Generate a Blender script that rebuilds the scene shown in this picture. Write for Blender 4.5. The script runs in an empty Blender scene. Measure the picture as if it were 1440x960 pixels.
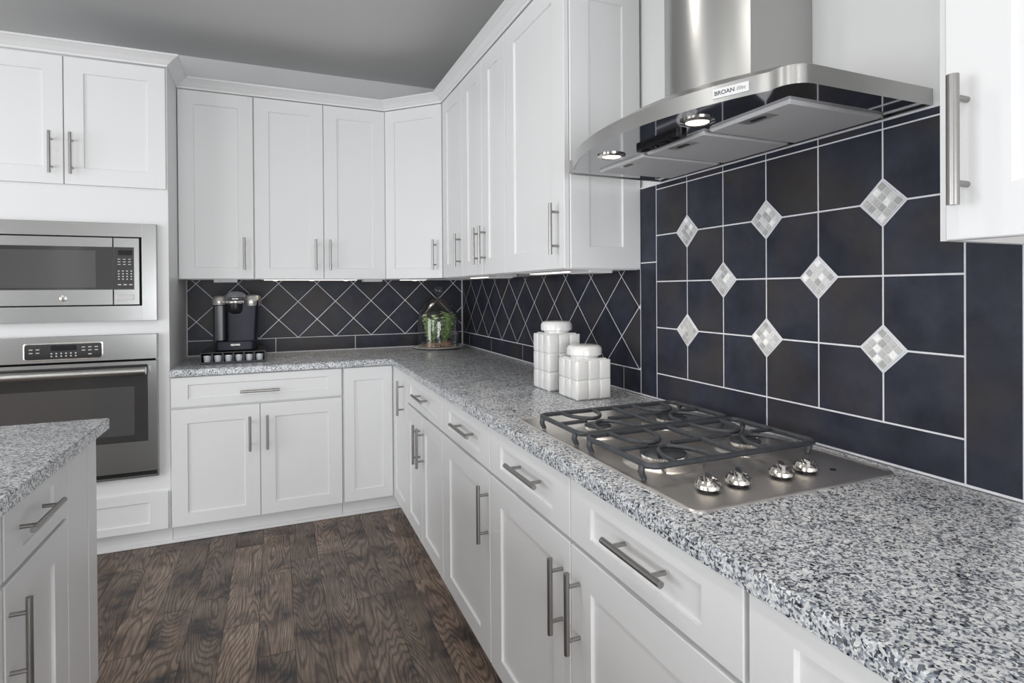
import bpy, bmesh, math, random
from mathutils import Vector, Matrix
random.seed(7)
SC = bpy.context.scene
COL = SC.collection

# ------------------------------------------------------------------ camera
yaw, pit, rol = math.radians(22.797), math.radians(-0.2997), math.radians(-0.3847)
Fv = Vector((math.sin(yaw)*math.cos(pit), math.cos(yaw)*math.cos(pit), math.sin(pit)))
Rv = Vector((math.cos(yaw), -math.sin(yaw), 0)); Uv = Rv.cross(Fv)
R2 = Rv*math.cos(rol)+Uv*math.sin(rol); U2 = -Rv*math.sin(rol)+Uv*math.cos(rol)
cd = bpy.data.cameras.new('camera'); cam = bpy.data.objects.new('camera', cd); COL.objects.link(cam)
M = Matrix((R2, U2, -Fv)).transposed().to_4x4(); M.translation = Vector((-1.2676, -4.0003, 1.3144))
cam.matrix_world = M
cd.sensor_fit = 'HORIZONTAL'; cd.sensor_width = 36.0; cd.lens = 796.59/1440*36
cd.shift_x = -(722.92-720)/1440; cd.shift_y = (411.29-480)/1440
cd.clip_start = 0.02
SC.camera = cam

# ------------------------------------------------------------------ colour management, world, big lights
vs = SC.view_settings
vs.view_transform = 'Standard'; vs.look = 'None'; vs.gamma = 1.0; vs.use_curve_mapping = False
vs.exposure = -0.36
W = bpy.data.worlds.new('world'); SC.world = W; W.use_nodes = True
bg = W.node_tree.nodes['Background']; bg.inputs[0].default_value = (0.93, 0.96, 1.0, 1); bg.inputs[1].default_value = 1.6

def area_light(name, loc, direction, sx, sy, power, color=(1, 1, 1), spread=180):
    l = bpy.data.lights.new(name, 'AREA'); l.shape = 'RECTANGLE'; l.size = sx; l.size_y = sy
    l.energy = power; l.color = color; l.spread = math.radians(spread)
    o = bpy.data.objects.new(name, l); COL.objects.link(o); o.location = loc
    o.rotation_euler = Vector(direction).to_track_quat('-Z', 'Y').to_euler()
    return o
# area fill lamps added at the unseen left and front windows
area_light('window_fill', (-5.35, -2.6, 1.30), (1, 0, -0.16), 1.9, 1.8, 76, (0.95, 0.98, 1.0))
area_light('window_fill', (-5.35, -5.6, 1.30), (1, 0, -0.16), 1.9, 1.8, 76, (0.95, 0.98, 1.0))
area_light('window_fill', (-1.6, -7.85, 0.9), (0, 1, -0.02), 2.6, 1.5, 135, (0.95, 0.98, 1.0))
CEIL_FILL_LAMPS = [(-1.5, -2.4), (-1.5, -4.2), (-3.4, -2.6), (-3.4, -4.4), (-1.5, -6.0), (-3.4, -6.2)]  # fill lamps added in the unseen part of the ceiling
CEIL_POWER = 7

# ------------------------------------------------------------------ materials
def newmat(name):
    m = bpy.data.materials.new(name); m.use_nodes = True
    nt = m.node_tree; b = nt.nodes['Principled BSDF']
    return m, nt, b
def N(nt, t, **kw):
    n = nt.nodes.new(t)
    for k, v in kw.items():
        if k.startswith('i_'):
            n.inputs[k[2:].replace('_', ' ')].default_value = v
        else: setattr(n, k, v)
    return n
def L(nt, a, b): nt.links.new(a, b)
def simple(name, col, rough=0.5, metal=0.0, spec=None, emit=None, es=0, noise=0.0, nscale=20, bump=0.0, stretch=(1, 1, 1), coat=0):
    m, nt, b = newmat(name)
    b.inputs['Base Color'].default_value = (*col, 1); b.inputs['Roughness'].default_value = rough
    b.inputs['Metallic'].default_value = metal
    if spec is not None: b.inputs['Specular IOR Level'].default_value = spec
    if coat: b.inputs['Coat Weight'].default_value = coat; b.inputs['Coat Roughness'].default_value = 0.05
    if emit: b.inputs['Emission Color'].default_value = (*emit, 1); b.inputs['Emission Strength'].default_value = es
    tc = N(nt, 'ShaderNodeTexCoord'); mp = N(nt, 'ShaderNodeMapping'); mp.inputs['Scale'].default_value = stretch
    L(nt, tc.outputs['Object'], mp.inputs['Vector'])
    nz = N(nt, 'ShaderNodeTexNoise', i_Scale=nscale, i_Detail=4.0); L(nt, mp.outputs[0], nz.inputs['Vector'])
    if noise:
        mr = N(nt, 'ShaderNodeMapRange'); L(nt, nz.outputs['Fac'], mr.inputs[0])
        mr.inputs['From Min'].default_value = 0.3; mr.inputs['From Max'].default_value = 0.7
        mr.inputs['To Min'].default_value = 1-noise; mr.inputs['To Max'].default_value = 1+noise
        vm = N(nt, 'ShaderNodeVectorMath', operation='SCALE'); vm.inputs[0].default_value = col
        L(nt, mr.outputs[0], vm.inputs['Scale']); L(nt, vm.outputs[0], b.inputs['Base Color'])
    if bump:
        bp = N(nt, 'ShaderNodeBump', i_Strength=bump, i_Distance=0.002); L(nt, nz.outputs['Fac'], bp.inputs['Height'])
        L(nt, bp.outputs[0], b.inputs['Normal'])
    return m
PAINT = simple('white_cabinet_paint', (0.80, 0.80, 0.805), 0.38, noise=0.006, nscale=3)
WALLP = simple('wall_paint', (0.74, 0.74, 0.74), 0.7, noise=0.008, nscale=4)
CEILP = simple('ceiling_paint', (0.60, 0.60, 0.60), 0.75, noise=0.008, nscale=2)
STEEL = simple('brushed_steel', (0.35, 0.35, 0.346), 0.25, 1.0, noise=0.05, nscale=30, bump=0.015, stretch=(1, 1, 60))
STEELH = simple('hood_steel', (0.50, 0.50, 0.49), 0.29, 1.0, noise=0.03, nscale=30, bump=0.01, stretch=(1, 1, 60))
TOPST = simple('cooktop_steel', (0.80, 0.77, 0.735), 0.34, 1.0, noise=0.04, nscale=30, bump=0.02, stretch=(60, 1, 1))
MIRR = simple('polished_steel', (0.42, 0.42, 0.43), 0.06, 1.0, noise=0.02, nscale=5)
CHROME = simple('chrome', (0.80, 0.77, 0.72), 0.12, 1.0, noise=0.1, nscale=60, bump=0.3)
NICKEL = simple('brushed_nickel_bar', (0.35, 0.34, 0.33), 0.32, 1.0, noise=0.05, nscale=80, stretch=(1, 1, 20))
GLASSD = simple('dark_oven_glass', (0.035, 0.033, 0.034), 0.06, 0, spec=0.8, noise=0.05, nscale=6)
GLASSW = simple('oven_window_mesh', (0.075, 0.073, 0.073), 0.10, 0, spec=0.8, noise=0.05, nscale=200)
BLACKP = simple('black_plastic', (0.010, 0.010, 0.013), 0.3, spec=0.3, noise=0.1, nscale=40)
NAVYP = simple('navy_black_plastic', (0.010, 0.013, 0.024), 0.38, spec=0.25, noise=0.1, nscale=20)
SMOKE = simple('smoky_reservoir_plastic', (0.03, 0.031, 0.038), 0.2, spec=0.35, noise=0.1, nscale=10)
SILVP = simple('silver_plastic', (0.60, 0.585, 0.56), 0.28, 0.7, noise=0.05, nscale=60)
IRON = simple('cast_iron', (0.042, 0.047, 0.056), 0.42, 0.0, spec=0.6, noise=0.25, nscale=90, bump=0.25)
ALU = simple('cast_aluminium', (0.62, 0.60, 0.57), 0.28, 1.0, noise=0.08, nscale=60)
FILT = simple('filter_mesh', (0.66, 0.66, 0.68), 0.5, 0.0, noise=0.10, nscale=500)
PRINT = simple('panel_print', (0.62, 0.62, 0.62), 0.5, noise=0.02, nscale=5)
DISP = simple('display_glass', (0.006, 0.006, 0.008), 0.05, noise=0.1, nscale=5)
CERAM = simple('white_ceramic', (0.86, 0.86, 0.85), 0.22, noise=0.015, nscale=12, coat=0.3)
GROUT = simple('grout', (0.74, 0.74, 0.78), 0.8, noise=0.06, nscale=60)
WOODU = simple('maple_underside', (0.42, 0.30, 0.22), 0.5, noise=0.15, nscale=8, stretch=(1, 12, 1))
PLASTW = simple('white_plastic', (0.74, 0.74, 0.75), 0.4, noise=0.01, nscale=9)
DARKGAP = simple('dark_recess', (0.01, 0.01, 0.01), 0.8, noise=0.05, nscale=9)
LED = simple('warm_led_lens', (0.9, 0.85, 0.75), 0.4, emit=(1.0, 0.84, 0.62), es=9.0)
STRIP = simple('frosted_strip_lens', (0.9, 0.88, 0.84), 0.4, emit=(1.0, 0.92, 0.80), es=2.2)
HLAMP = simple('halogen_lens', (0.9, 0.85, 0.8), 0.3, emit=(1.0, 0.90, 0.78), es=2.2)
CANLENS = simple('fill_lamp_lens', (0.9, 0.9, 0.9), 0.4, emit=(1.0, 0.96, 0.9), es=4)
LEAF = simple('leaf_green', (0.50, 0.70, 0.27), 0.5, noise=0.35, nscale=50)
LEAFP = simple('pale_leaf_green', (0.74, 0.86, 0.56), 0.5, noise=0.3, nscale=50)
STEM = simple('stem_green', (0.22, 0.32, 0.14), 0.6, noise=0.2, nscale=50)
BARK = simple('wood_chips', (0.40, 0.25, 0.17), 0.9, noise=0.5, nscale=90, bump=0.8)
CUPW = simple('pod_cup_plastic', (0.62, 0.64, 0.68), 0.4, noise=0.03, nscale=40)
CUPF = simple('pod_foil', (0.72, 0.73, 0.74), 0.3, 0.3, noise=0.05, nscale=40)
MOS = [simple('mosaic_chip_%s' % n, (v, v, v*0.985), 0.2, noise=0.1, nscale=200) for n, v in (('dark', 0.42), ('mid', 0.54), ('pale', 0.68), ('white', 0.92))]
PEWT = simple('pewter_plate', (0.82, 0.82, 0.82), 0.3, 0.1, noise=0.05, nscale=30)
GREYP = simple('grey_translucent_plastic', (0.16, 0.165, 0.18), 0.2, noise=0.05, nscale=30)
def glassmat():
    m, nt, b = newmat('clear_glass'); nt.nodes.remove(b)
    out = nt.nodes['Material Output']
    fr = N(nt, 'ShaderNodeLayerWeight', i_Blend=0.5); tr = N(nt, 'ShaderNodeBsdfTransparent'); tr.inputs[0].default_value = (0.98, 0.985, 0.985, 1)
    gl = N(nt, 'ShaderNodeBsdfGlossy', i_Roughness=0.03); mx = N(nt, 'ShaderNodeMixShader')
    pw = N(nt, 'ShaderNodeMath', operation='POWER'); pw.inputs[1].default_value = 2.2; L(nt, fr.outputs['Facing'], pw.inputs[0])
    mu = N(nt, 'ShaderNodeMath', operation='MULTIPLY_ADD'); mu.inputs[1].default_value = 1.0; mu.inputs[2].default_value = 0.03
    L(nt, pw.outputs[0], mu.inputs[0]); L(nt, mu.outputs[0], mx.inputs[0]); L(nt, tr.outputs[0], mx.inputs[1]); L(nt, gl.outputs[0], mx.inputs[2])
    L(nt, mx.outputs[0], out.inputs[0]); return m
GLASS = glassmat()
def granite():
    m, nt, b = newmat('speckled_granite')
    tc = N(nt, 'ShaderNodeTexCoord')
    nz = N(nt, 'ShaderNodeTexNoise', i_Scale=90.0, i_Detail=3.0); L(nt, tc.outputs['Object'], nz.inputs['Vector'])
    sc = N(nt, 'ShaderNodeVectorMath', operation='MULTIPLY_ADD'); sc.inputs[1].default_value = (0.012,)*3
    L(nt, nz.outputs['Color'], sc.inputs[0]); L(nt, tc.outputs['Object'], sc.inputs[2])
    v1 = N(nt, 'ShaderNodeTexVoronoi', i_Scale=290.0); L(nt, sc.outputs[0], v1.inputs['Vector'])
    v2 = N(nt, 'ShaderNodeTexVoronoi', i_Scale=135.0); L(nt, sc.outputs[0], v2.inputs['Vector'])
    def ramp(src, stops):
        r = N(nt, 'ShaderNodeValToRGB'); r.color_ramp.interpolation = 'LINEAR'
        e = r.color_ramp.elements
        while len(e) < len(stops): e.new(0.5)
        for k, (p, c) in enumerate(stops): e[k].position = p; e[k].color = (*c, 1)
        L(nt, src, r.inputs[0]); return r
    s1 = N(nt, 'ShaderNodeSeparateColor'); L(nt, v1.outputs['Color'], s1.inputs[0])
    s2 = N(nt, 'ShaderNodeSeparateColor'); L(nt, v2.outputs['Color'], s2.inputs[0])
    big = N(nt, 'ShaderNodeTexNoise', i_Scale=14.0, i_Detail=3.0); L(nt, tc.outputs['Object'], big.inputs['Vector'])
    ad = N(nt, 'ShaderNodeMath', operation='MULTIPLY_ADD'); ad.inputs[1].default_value = 0.5; ad.inputs[2].default_value = -0.25
    L(nt, big.outputs['Fac'], ad.inputs[0])
    a2 = N(nt, 'ShaderNodeMath', operation='ADD'); L(nt, s1.outputs[0], a2.inputs[0]); L(nt, ad.outputs[0], a2.inputs[1])
    r1 = ramp(a2.outputs[0], [(0.0, (0.014, 0.015, 0.021)), (0.25, (0.024, 0.028, 0.042)), (0.31, (0.17, 0.20, 0.26)), (0.42, (0.30, 0.33, 0.39)), (0.52, (0.60, 0.62, 0.64)), (1.0, (0.90, 0.91, 0.91))])
    r2 = ramp(s2.outputs[1], [(0.0, (0.02, 0.022, 0.03)), (0.18, (0.03, 0.033, 0.045)), (0.24, (0.22, 0.24, 0.28)), (0.8, (0.50, 0.515, 0.54)), (0.92, (0.85, 0.85, 0.84))])
    mx = N(nt, 'ShaderNodeMix', data_type='RGBA'); mx.inputs['Factor'].default_value = 0.27
    L(nt, r1.outputs[0], mx.inputs[6]); L(nt, r2.outputs[0], mx.inputs[7]); L(nt, mx.outputs[2], b.inputs['Base Color'])
    b.inputs['Roughness'].default_value = 0.24; return m
GRAN = granite()
def tilemat():
    m, nt, b = newmat('slate_blue_tile')
    tc = N(nt, 'ShaderNodeTexCoord'); at = N(nt, 'ShaderNodeAttribute', attribute_name='rnd')
    ad = N(nt, 'ShaderNodeVectorMath', operation='MULTIPLY_ADD'); ad.inputs[1].default_value = (9, 7, 5)
    L(nt, at.outputs['Color'], ad.inputs[0]); L(nt, tc.outputs['Object'], ad.inputs[2])
    n1 = N(nt, 'ShaderNodeTexNoise', i_Scale=7.0, i_Detail=6.0, i_Roughness=0.65); L(nt, ad.outputs[0], n1.inputs['Vector'])
    n2 = N(nt, 'ShaderNodeTexNoise', i_Scale=4.0, i_Detail=3.0); L(nt, ad.outputs[0], n2.inputs['Vector'])
    r = N(nt, 'ShaderNodeValToRGB'); e = r.color_ramp.elements
    e[0].position = 0.32; e[0].color = (0.0105, 0.0125, 0.024, 1); e[1].position = 0.68; e[1].color = (0.036, 0.040, 0.060, 1)
    L(nt, n1.outputs['Fac'], r.inputs[0])
    r3 = N(nt, 'ShaderNodeValToRGB'); e = r3.color_ramp.elements
    e[0].position = 0.47; e[0].color = (0, 0, 0, 1); e[1].position = 0.68; e[1].color = (0.6, 0.6, 0.6, 1); L(nt, n2.outputs['Fac'], r3.inputs[0])
    mx = N(nt, 'ShaderNodeMix', data_type='RGBA'); L(nt, r3.outputs[0], mx.inputs['Factor']); L(nt, r.outputs[0], mx.inputs[6]); mx.inputs[7].default_value = (0.050, 0.042, 0.034, 1)
    L(nt, mx.outputs[2], b.inputs['Base Color'])
    b.inputs['Roughness'].default_value = 0.45; b.inputs['Specular IOR Level'].default_value = 0.30
    bp = N(nt, 'ShaderNodeBump', i_Strength=0.12, i_Distance=0.003); L(nt, n1.outputs['Fac'], bp.inputs['Height']); L(nt, bp.outputs[0], b.inputs['Normal'])
    return m
TILE = tilemat()
def floormat():
    m, nt, b = newmat('weathered_oak_planks')
    tc = N(nt, 'ShaderNodeTexCoord'); at = N(nt, 'ShaderNodeAttribute', attribute_name='rnd')
    ad = N(nt, 'ShaderNodeVectorMath', operation='MULTIPLY_ADD'); ad.inputs[1].default_value = (13, 11, 7)
    L(nt, at.outputs['Color'], ad.inputs[0]); L(nt, tc.outputs['Object'], ad.inputs[2])
    m1 = N(nt, 'ShaderNodeMapping'); m1.inputs['Scale'].default_value = (7.0, 0.95, 1); L(nt, ad.outputs[0], m1.inputs['Vector'])
    n1 = N(nt, 'ShaderNodeTexNoise', i_Scale=1.0, i_Detail=1.6, i_Roughness=0.45); L(nt, m1.outputs[0], n1.inputs['Vector'])
    k = N(nt, 'ShaderNodeMath', operation='MULTIPLY'); k.inputs[1].default_value = 230.0; L(nt, n1.outputs['Fac'], k.inputs[0])
    sn = N(nt, 'ShaderNodeMath', operation='SINE'); L(nt, k.outputs[0], sn.inputs[0])
    r = N(nt, 'ShaderNodeValToRGB'); e = r.color_ramp.elements
    e[0].position = 0.50; e[0].color = (1, 1, 1, 1); e[1].position = 0.88; e[1].color = (0.30, 0.27, 0.26, 1)
    mm = N(nt, 'ShaderNodeMath', operation='MULTIPLY_ADD'); mm.inputs[1].default_value = 0.5; mm.inputs[2].default_value = 0.5; L(nt, sn.outputs[0], mm.inputs[0]); L(nt, mm.outputs[0], r.inputs[0])
    m2 = N(nt, 'ShaderNodeMapping'); m2.inputs['Scale'].default_value = (170, 9, 1); L(nt, ad.outputs[0], m2.inputs['Vector'])
    n2 = N(nt, 'ShaderNodeTexNoise', i_Scale=1.0, i_Detail=3.0); L(nt, m2.outputs[0], n2.inputs['Vector'])
    mr = N(nt, 'ShaderNodeMapRange'); L(nt, n2.outputs['Fac'], mr.inputs[0]); mr.inputs['From Min'].default_value = 0.35; mr.inputs['From Max'].default_value = 0.65; mr.inputs['To Min'].default_value = 0.62; mr.inputs['To Max'].default_value = 1.25
    n3 = N(nt, 'ShaderNodeTexNoise', i_Scale=5.0, i_Detail=4.0, i_Roughness=0.6); L(nt, ad.outputs[0], n3.inputs['Vector'])
    r3 = N(nt, 'ShaderNodeValToRGB'); e = r3.color_ramp.elements
    e[0].position = 0.33; e[0].color = (0.050, 0.043, 0.046, 1); e[1].position = 0.47; e[1].color = (0.25, 0.180, 0.138, 1)
    e.new(0.70).color = (0.38, 0.295, 0.235, 1)
    L(nt, n3.outputs['Fac'], r3.inputs[0])
    sp = N(nt, 'ShaderNodeSeparateColor'); L(nt, at.outputs['Color'], sp.inputs[0])
    br = N(nt, 'ShaderNodeMapRange'); L(nt, sp.outputs[0], br.inputs[0]); br.inputs['To Min'].default_value = 0.60; br.inputs['To Max'].default_value = 1.2
    mul = N(nt, 'ShaderNodeMath', operation='MULTIPLY'); L(nt, br.outputs[0], mul.inputs[0]); L(nt, mr.outputs[0], mul.inputs[1])
    x1 = N(nt, 'ShaderNodeMix', data_type='RGBA', blend_type='MULTIPLY'); x1.inputs['Factor'].default_value = 0.72
    L(nt, r3.outputs[0], x1.inputs[6]); L(nt, r.outputs[0], x1.inputs[7])
    vsx = N(nt, 'ShaderNodeVectorMath', operation='SCALE'); L(nt, x1.outputs[2], vsx.inputs[0]); L(nt, mul.outputs[0], vsx.inputs['Scale'])
    L(nt, vsx.outputs[0], b.inputs['Base Color']); b.inputs['Roughness'].default_value = 0.42
    bp = N(nt, 'ShaderNodeBump', i_Strength=0.25, i_Distance=0.0015); L(nt, mm.outputs[0], bp.inputs['Height']); L(nt, bp.outputs[0], b.inputs['Normal'])
    return m
FLOORM = floormat()

# ------------------------------------------------------------------ object helpers
def base_of(parent):
    v = Vector((0, 0, 0))
    while parent is not None:
        v += Vector(parent.location); parent = parent.parent
    return v
def thing(name, label, cat, loc, group=None):
    o = bpy.data.objects.new(name, None); COL.objects.link(o); o.location = loc; o.empty_display_size = 0.05
    o['label'] = label; o['category'] = cat
    if group: o['group'] = group
    return o
def obj(name, bm, mat, parent=None, smooth=None, label=None, recalc=True):
    if recalc: bmesh.ops.recalc_face_normals(bm, faces=bm.faces)
    off = base_of(parent)
    bmesh.ops.translate(bm, verts=bm.verts, vec=-off)
    me = bpy.data.meshes.new(name); bm.to_mesh(me); bm.free()
    for mm in (mat if isinstance(mat, (list, tuple)) else [mat]): me.materials.append(mm)
    if smooth is not None:
        for p in me.polygons: p.use_smooth = True
        try: me.set_sharp_from_angle(angle=math.radians(smooth))
        except Exception: pass
    o = bpy.data.objects.new(name, me); COL.objects.link(o)
    if parent: o.parent = parent
    if label: o['label'] = label
    return o
def tag(o, label, cat, group=None):
    o['label'] = label; o['category'] = cat
    if group: o['group'] = group
    return o
def struct(name, bm, mat, parent=None, smooth=None):
    o = obj(name, bm, mat, parent, smooth); o['kind'] = 'structure'; return o
def BM(): return bmesh.new()
def merge(bm, t, mi=0):
    t.faces.ensure_lookup_table()
    mp = {v: bm.verts.new(v.co) for v in t.verts}
    for f in t.faces:
        try: nf = bm.faces.new([mp[v] for v in f.verts]); nf.material_index = mi; nf.smooth = f.smooth
        except ValueError: pass
    t.free()
def box(bm, x0, x1, y0, y1, z0, z1, bev=0.0, seg=2, mi=0):
    t = bmesh.new()
    bmesh.ops.create_cube(t, size=1.0)
    for v in t.verts: v.co = Vector(((x0+x1)/2+v.co.x*abs(x1-x0), (y0+y1)/2+v.co.y*abs(y1-y0), (z0+z1)/2+v.co.z*abs(z1-z0)))
    if bev: bmesh.ops.bevel(t, geom=t.edges[:], offset=bev, segments=seg, affect='EDGES', profile=0.5)
    merge(bm, t, mi); return bm
def frame_of(d):
    d = d.normalized(); a = Vector((0, 0, 1)) if abs(d.z) < 0.9 else Vector((1, 0, 0))
    u = d.cross(a).normalized(); return u, d.cross(u).normalized()
def tube(bm, pts, r, n=10, closed=False, flat=1.0):
    pts = [Vector(p) for p in pts]; k = len(pts); rings = []
    rr = r if isinstance(r, (list, tuple)) else [r]*k
    pu = None
    for i, p in enumerate(pts):
        if closed: d = pts[(i+1) % k]-pts[i-1]
        else: d = pts[min(i+1, k-1)]-pts[max(i-1, 0)]
        d.normalize()
        if pu is None: u, v = frame_of(d)
        else:
            u = (pu-d*pu.dot(d)).normalized(); v = d.cross(u)
        pu = u
        rings.append([bm.verts.new(p+(u*math.cos(2*math.pi*j/n)+v*math.sin(2*math.pi*j/n))*rr[i]) for j in range(n)])
    m = k if closed else k-1
    for i in range(m):
        a, b = rings[i], rings[(i+1) % k]
        for j in range(n): bm.faces.new((a[j], a[(j+1) % n], b[(j+1) % n], b[j]))
    if not closed: bm.faces.new(rings[0][::-1]); bm.faces.new(rings[-1])
    return bm
def lathe(bm, c, prof, n=32, mi=0, arc=None):
    """prof: list of (r, z) relative to c"""
    c = Vector(c); rings = []
    for r, z in prof:
        if r < 1e-5: rings.append([bm.verts.new(c+Vector((0, 0, z)))])
        else: rings.append([bm.verts.new(c+Vector((r*math.cos(2*math.pi*j/n), r*math.sin(2*math.pi*j/n), z))) for j in range(n)])
    for a, b in zip(rings, rings[1:]):
        for j in range(n):
            if len(a) == 1 and len(b) == 1: break
            if len(a) == 1: f = bm.faces.new((a[0], b[j], b[(j+1) % n]))
            elif len(b) == 1: f = bm.faces.new((a[j], a[(j+1) % n], b[0]))
            else: f = bm.faces.new((a[j], a[(j+1) % n], b[(j+1) % n], b[j]))
            f.material_index = mi
    return bm
def loft(bm, rings, cap0=True, cap1=True, mi=0):
    R = [[bm.verts.new(p) for p in r] for r in rings]; n = len(R[0])
    for a, b in zip(R, R[1:]):
        for j in range(n):
            f = bm.faces.new((a[j], a[(j+1) % n], b[(j+1) % n], b[j])); f.material_index = mi
    if cap0: bm.faces.new(R[0][::-1]).material_index = mi
    if cap1: bm.faces.new(R[-1]).material_index = mi
    return bm
def rrect(x0, x1, y0, y1, r, z, seg=5):
    pts = []
    for cx, cy, a0 in ((x1-r, y1-r, 0), (x0+r, y1-r, 90), (x0+r, y0+r, 180), (x1-r, y0+r, 270)):
        for k in range(seg+1):
            a = math.radians(a0+90*k/seg); pts.append(Vector((cx+r*math.cos(a), cy+r*math.sin(a), z)))
    return pts
def text_bm(s, size, P, ux, uy, depth=0.0006, shear=0.0):
    """letters laid out from P (centre) along unit vector ux, with uy up"""
    cu = bpy.data.curves.new('t', 'FONT'); cu.body = s; cu.size = size; cu.extrude = depth; cu.align_x = 'CENTER'; cu.align_y = 'CENTER'; cu.shear = shear
    o = bpy.data.objects.new('t', cu); COL.objects.link(o)
    dg = bpy.context.evaluated_depsgraph_get(); me = bpy.data.meshes.new_from_object(o.evaluated_get(dg))
    bpy.data.objects.remove(o); bpy.data.curves.remove(cu)
    bm = bmesh.new(); bm.from_mesh(me); bpy.data.meshes.remove(me)
    ux = Vector(ux); uy = Vector(uy); un = ux.cross(uy)
    for v in bm.verts: v.co = Vector(P)+ux*v.co.x+uy*v.co.y+un*v.co.z
    return bm
class Plane:
    """a cabinet front plane: (u, v, n) -> world, n outwards"""
    def __init__(s, o, ud, nd): s.o = Vector(o); s.u = Vector(ud); s.n = Vector(nd)
    def __call__(s, u, v, n=0.0): return s.o+s.u*u+s.n*n+Vector((0, 0, v))
BACKB = Plane((0, -0.614, 0), (1, 0, 0), (0, -1, 0))
RIGHTB = Plane((-0.614, 0, 0), (0, 1, 0), (-1, 0, 0))
BACKU = Plane((0, -0.301, 0), (1, 0, 0), (0, -1, 0))
RIGHTU = Plane((-0.301, 0, 0), (0, 1, 0), (-1, 0, 0))
ISL = Plane((-1.812, 0, 0), (0, 1, 0), (1, 0, 0))
ENDP = Plane((0, -2.200, 0), (1, 0, 0), (0, -1, 0))
def shaker(P, u0, u1, v0, v1, su=0.072, rb=0.064, rt=0.075, th=0.019, rec=0.0075, e=0.0018):
    bm = BM()
    def ring(a0, a1, b0, b1, n): return [P(a0, b0, n), P(a1, b0, n), P(a1, b1, n), P(a0, b1, n)]
    a0, a1, b0, b1 = u0+su, u1-su, v0+rb, v1-rt
    rings = [ring(u0, u1, v0, v1, 0.0005), ring(u0, u1, v0, v1, th-e), ring(u0+e, u1-e, v0+e, v1-e, th),
             ring(a0, a1, b0, b1, th), ring(a0+0.001, a1-0.001, b0+0.001, b1-0.001, th-rec*0.6), ring(a0+0.004, a1-0.004, b0+0.004, b1-0.004, th-rec)]
    return loft(bm, rings)
def slabdoor(P, u0, u1, v0, v1, th=0.019, e=0.0018):
    bm = BM()
    def ring(a0, a1, b0, b1, n): return [P(a0, b0, n), P(a1, b0, n), P(a1, b1, n), P(a0, b1, n)]
    return loft(bm, [ring(u0, u1, v0, v1, 0.0005), ring(u0, u1, v0, v1, th-e), ring(u0+e, u1-e, v0+e, v1-e, th)])
def handle(P, u, v, length, vertical, parent, th=0.019, r=0.0067, post=None):
    bm = BM(); n = th+0.034; h = length/2; q = (post or length*0.66)/2
    if vertical:
        tube(bm, [P(u, v-h, n), P(u, v+h, n)], r, 12)
        for s in (-q, q): tube(bm, [P(u, v+s, th), P(u, v+s, n)], 0.0048, 10)
    else:
        tube(bm, [P(u-h, v, n), P(u+h, v, n)], r, 12)
        for s in (-q, q): tube(bm, [P(u+s, v, th), P(u+s, v, n)], 0.0048, 10)
    return obj('handle', bm, NICKEL, parent, 40, label='brushed nickel bar handle')
def door(P, u0, u1, v0, v1, parent, hu=None, hv=None, hl=0.188, hr=0.0067, **kw):
    d = obj('door', shaker(P, u0, u1, v0, v1, **kw), PAINT, parent)
    if hu is not None: handle(P, hu, hv, hl, True, d, r=hr)
    return d
def drawer(P, u0, u1, v0, v1, parent, hu=None, hv=None, hl=0.20, rb=0.032, rt=0.040, su=0.08):
    d = obj('drawer', shaker(P, u0, u1, v0, v1, rb=rb, rt=rt, su=su), PAINT, parent)
    if hu is not None: handle(P, hu, hv, hl, False, d)
    return d

# ------------------------------------------------------------------ room shell
RX0, RY0, CZ = -5.5, -8.0, 2.77
def build_floor():
    bm = BM(); lay = bm.loops.layers.color.new('rnd')
    def quad(x0, x1, y0, y1, z, c, mi):
        f = bm.faces.new([bm.verts.new(p) for p in ((x0, y0, z), (x1, y0, z), (x1, y1, z), (x0, y1, z))]); f.material_index = mi
        for l in f.loops: l[lay] = c
    quad(RX0, 0.0, RY0, 0.0, -0.0015, (0, 0, 0, 1), 1)
    w = 0.127; x = -1.34-w*33
    rnd = random.Random(11)
    while x < 0:
        y = 0.0-rnd.random()*0.5+0.4
        while y > RY0:
            ln = rnd.uniform(0.42, 1.15)
            a, b = max(RX0, x), min(0, x+w); c, d = max(RY0, y-ln), min(0, y)
            if b-a > 0.003 and d-c > 0.003: quad(a+0.0008, b-0.0008, c+0.0008, d-0.0008, 0, (rnd.random(), rnd.random(), rnd.random(), 1), 0)
            y -= ln
        x += w
    f = struct('floor', bm, [FLOORM, DARKGAP]); return f
build_floor()
T = 0.10
WB = 0.010  # plaster sits this far behind the tile face
struct('ceiling', box(BM(), RX0-T, T+WB, RY0-T, T+WB, CZ, CZ+T), CEILP)
struct('wall_back', box(BM(), RX0-T, T+WB, WB, WB+T, -0.02, CZ), WALLP)
struct('wall_right', box(BM(), WB, WB+T, RY0-T, WB, -0.02, CZ), WALLP)
def wall_with_windows(name, axis, pos, a0, a1, holes):
    bm = BM(); z0, z1 = -0.02, CZ
    def bx(p0, p1, q0, q1):
        if axis == 'x': box(bm, pos-T, pos, p0, p1, q0, q1)
        else: box(bm, p0, p1, pos-T, pos, q0, q1)
    cur = a0
    for (h0, h1, hz0, hz1) in holes:
        bx(cur, h0, z0, z1); bx(h0, h1, z0, hz0); bx(h0, h1, hz1, z1); cur = h1
    bx(cur, a1, z0, z1)
    return struct(name, bm, WALLP)
WL = [(-6.6, -4.6, 0.5, 2.4), (-3.6, -1.6, 0.5, 2.4)]  # unseen windows added to light the room from the left
WF = [(-4.45, -4.0, 0.2, 2.4), (-2.95, -0.3, 0.1, 1.68)]  # narrow slot added for a reflected streak; wide opening shaped for fill
wall_with_windows('wall_left', 'x', RX0, RY0, WB, WL)
wall_with_windows('wall_front', 'y', RY0, RX0-T, WB, WF)
k = 1
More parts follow.
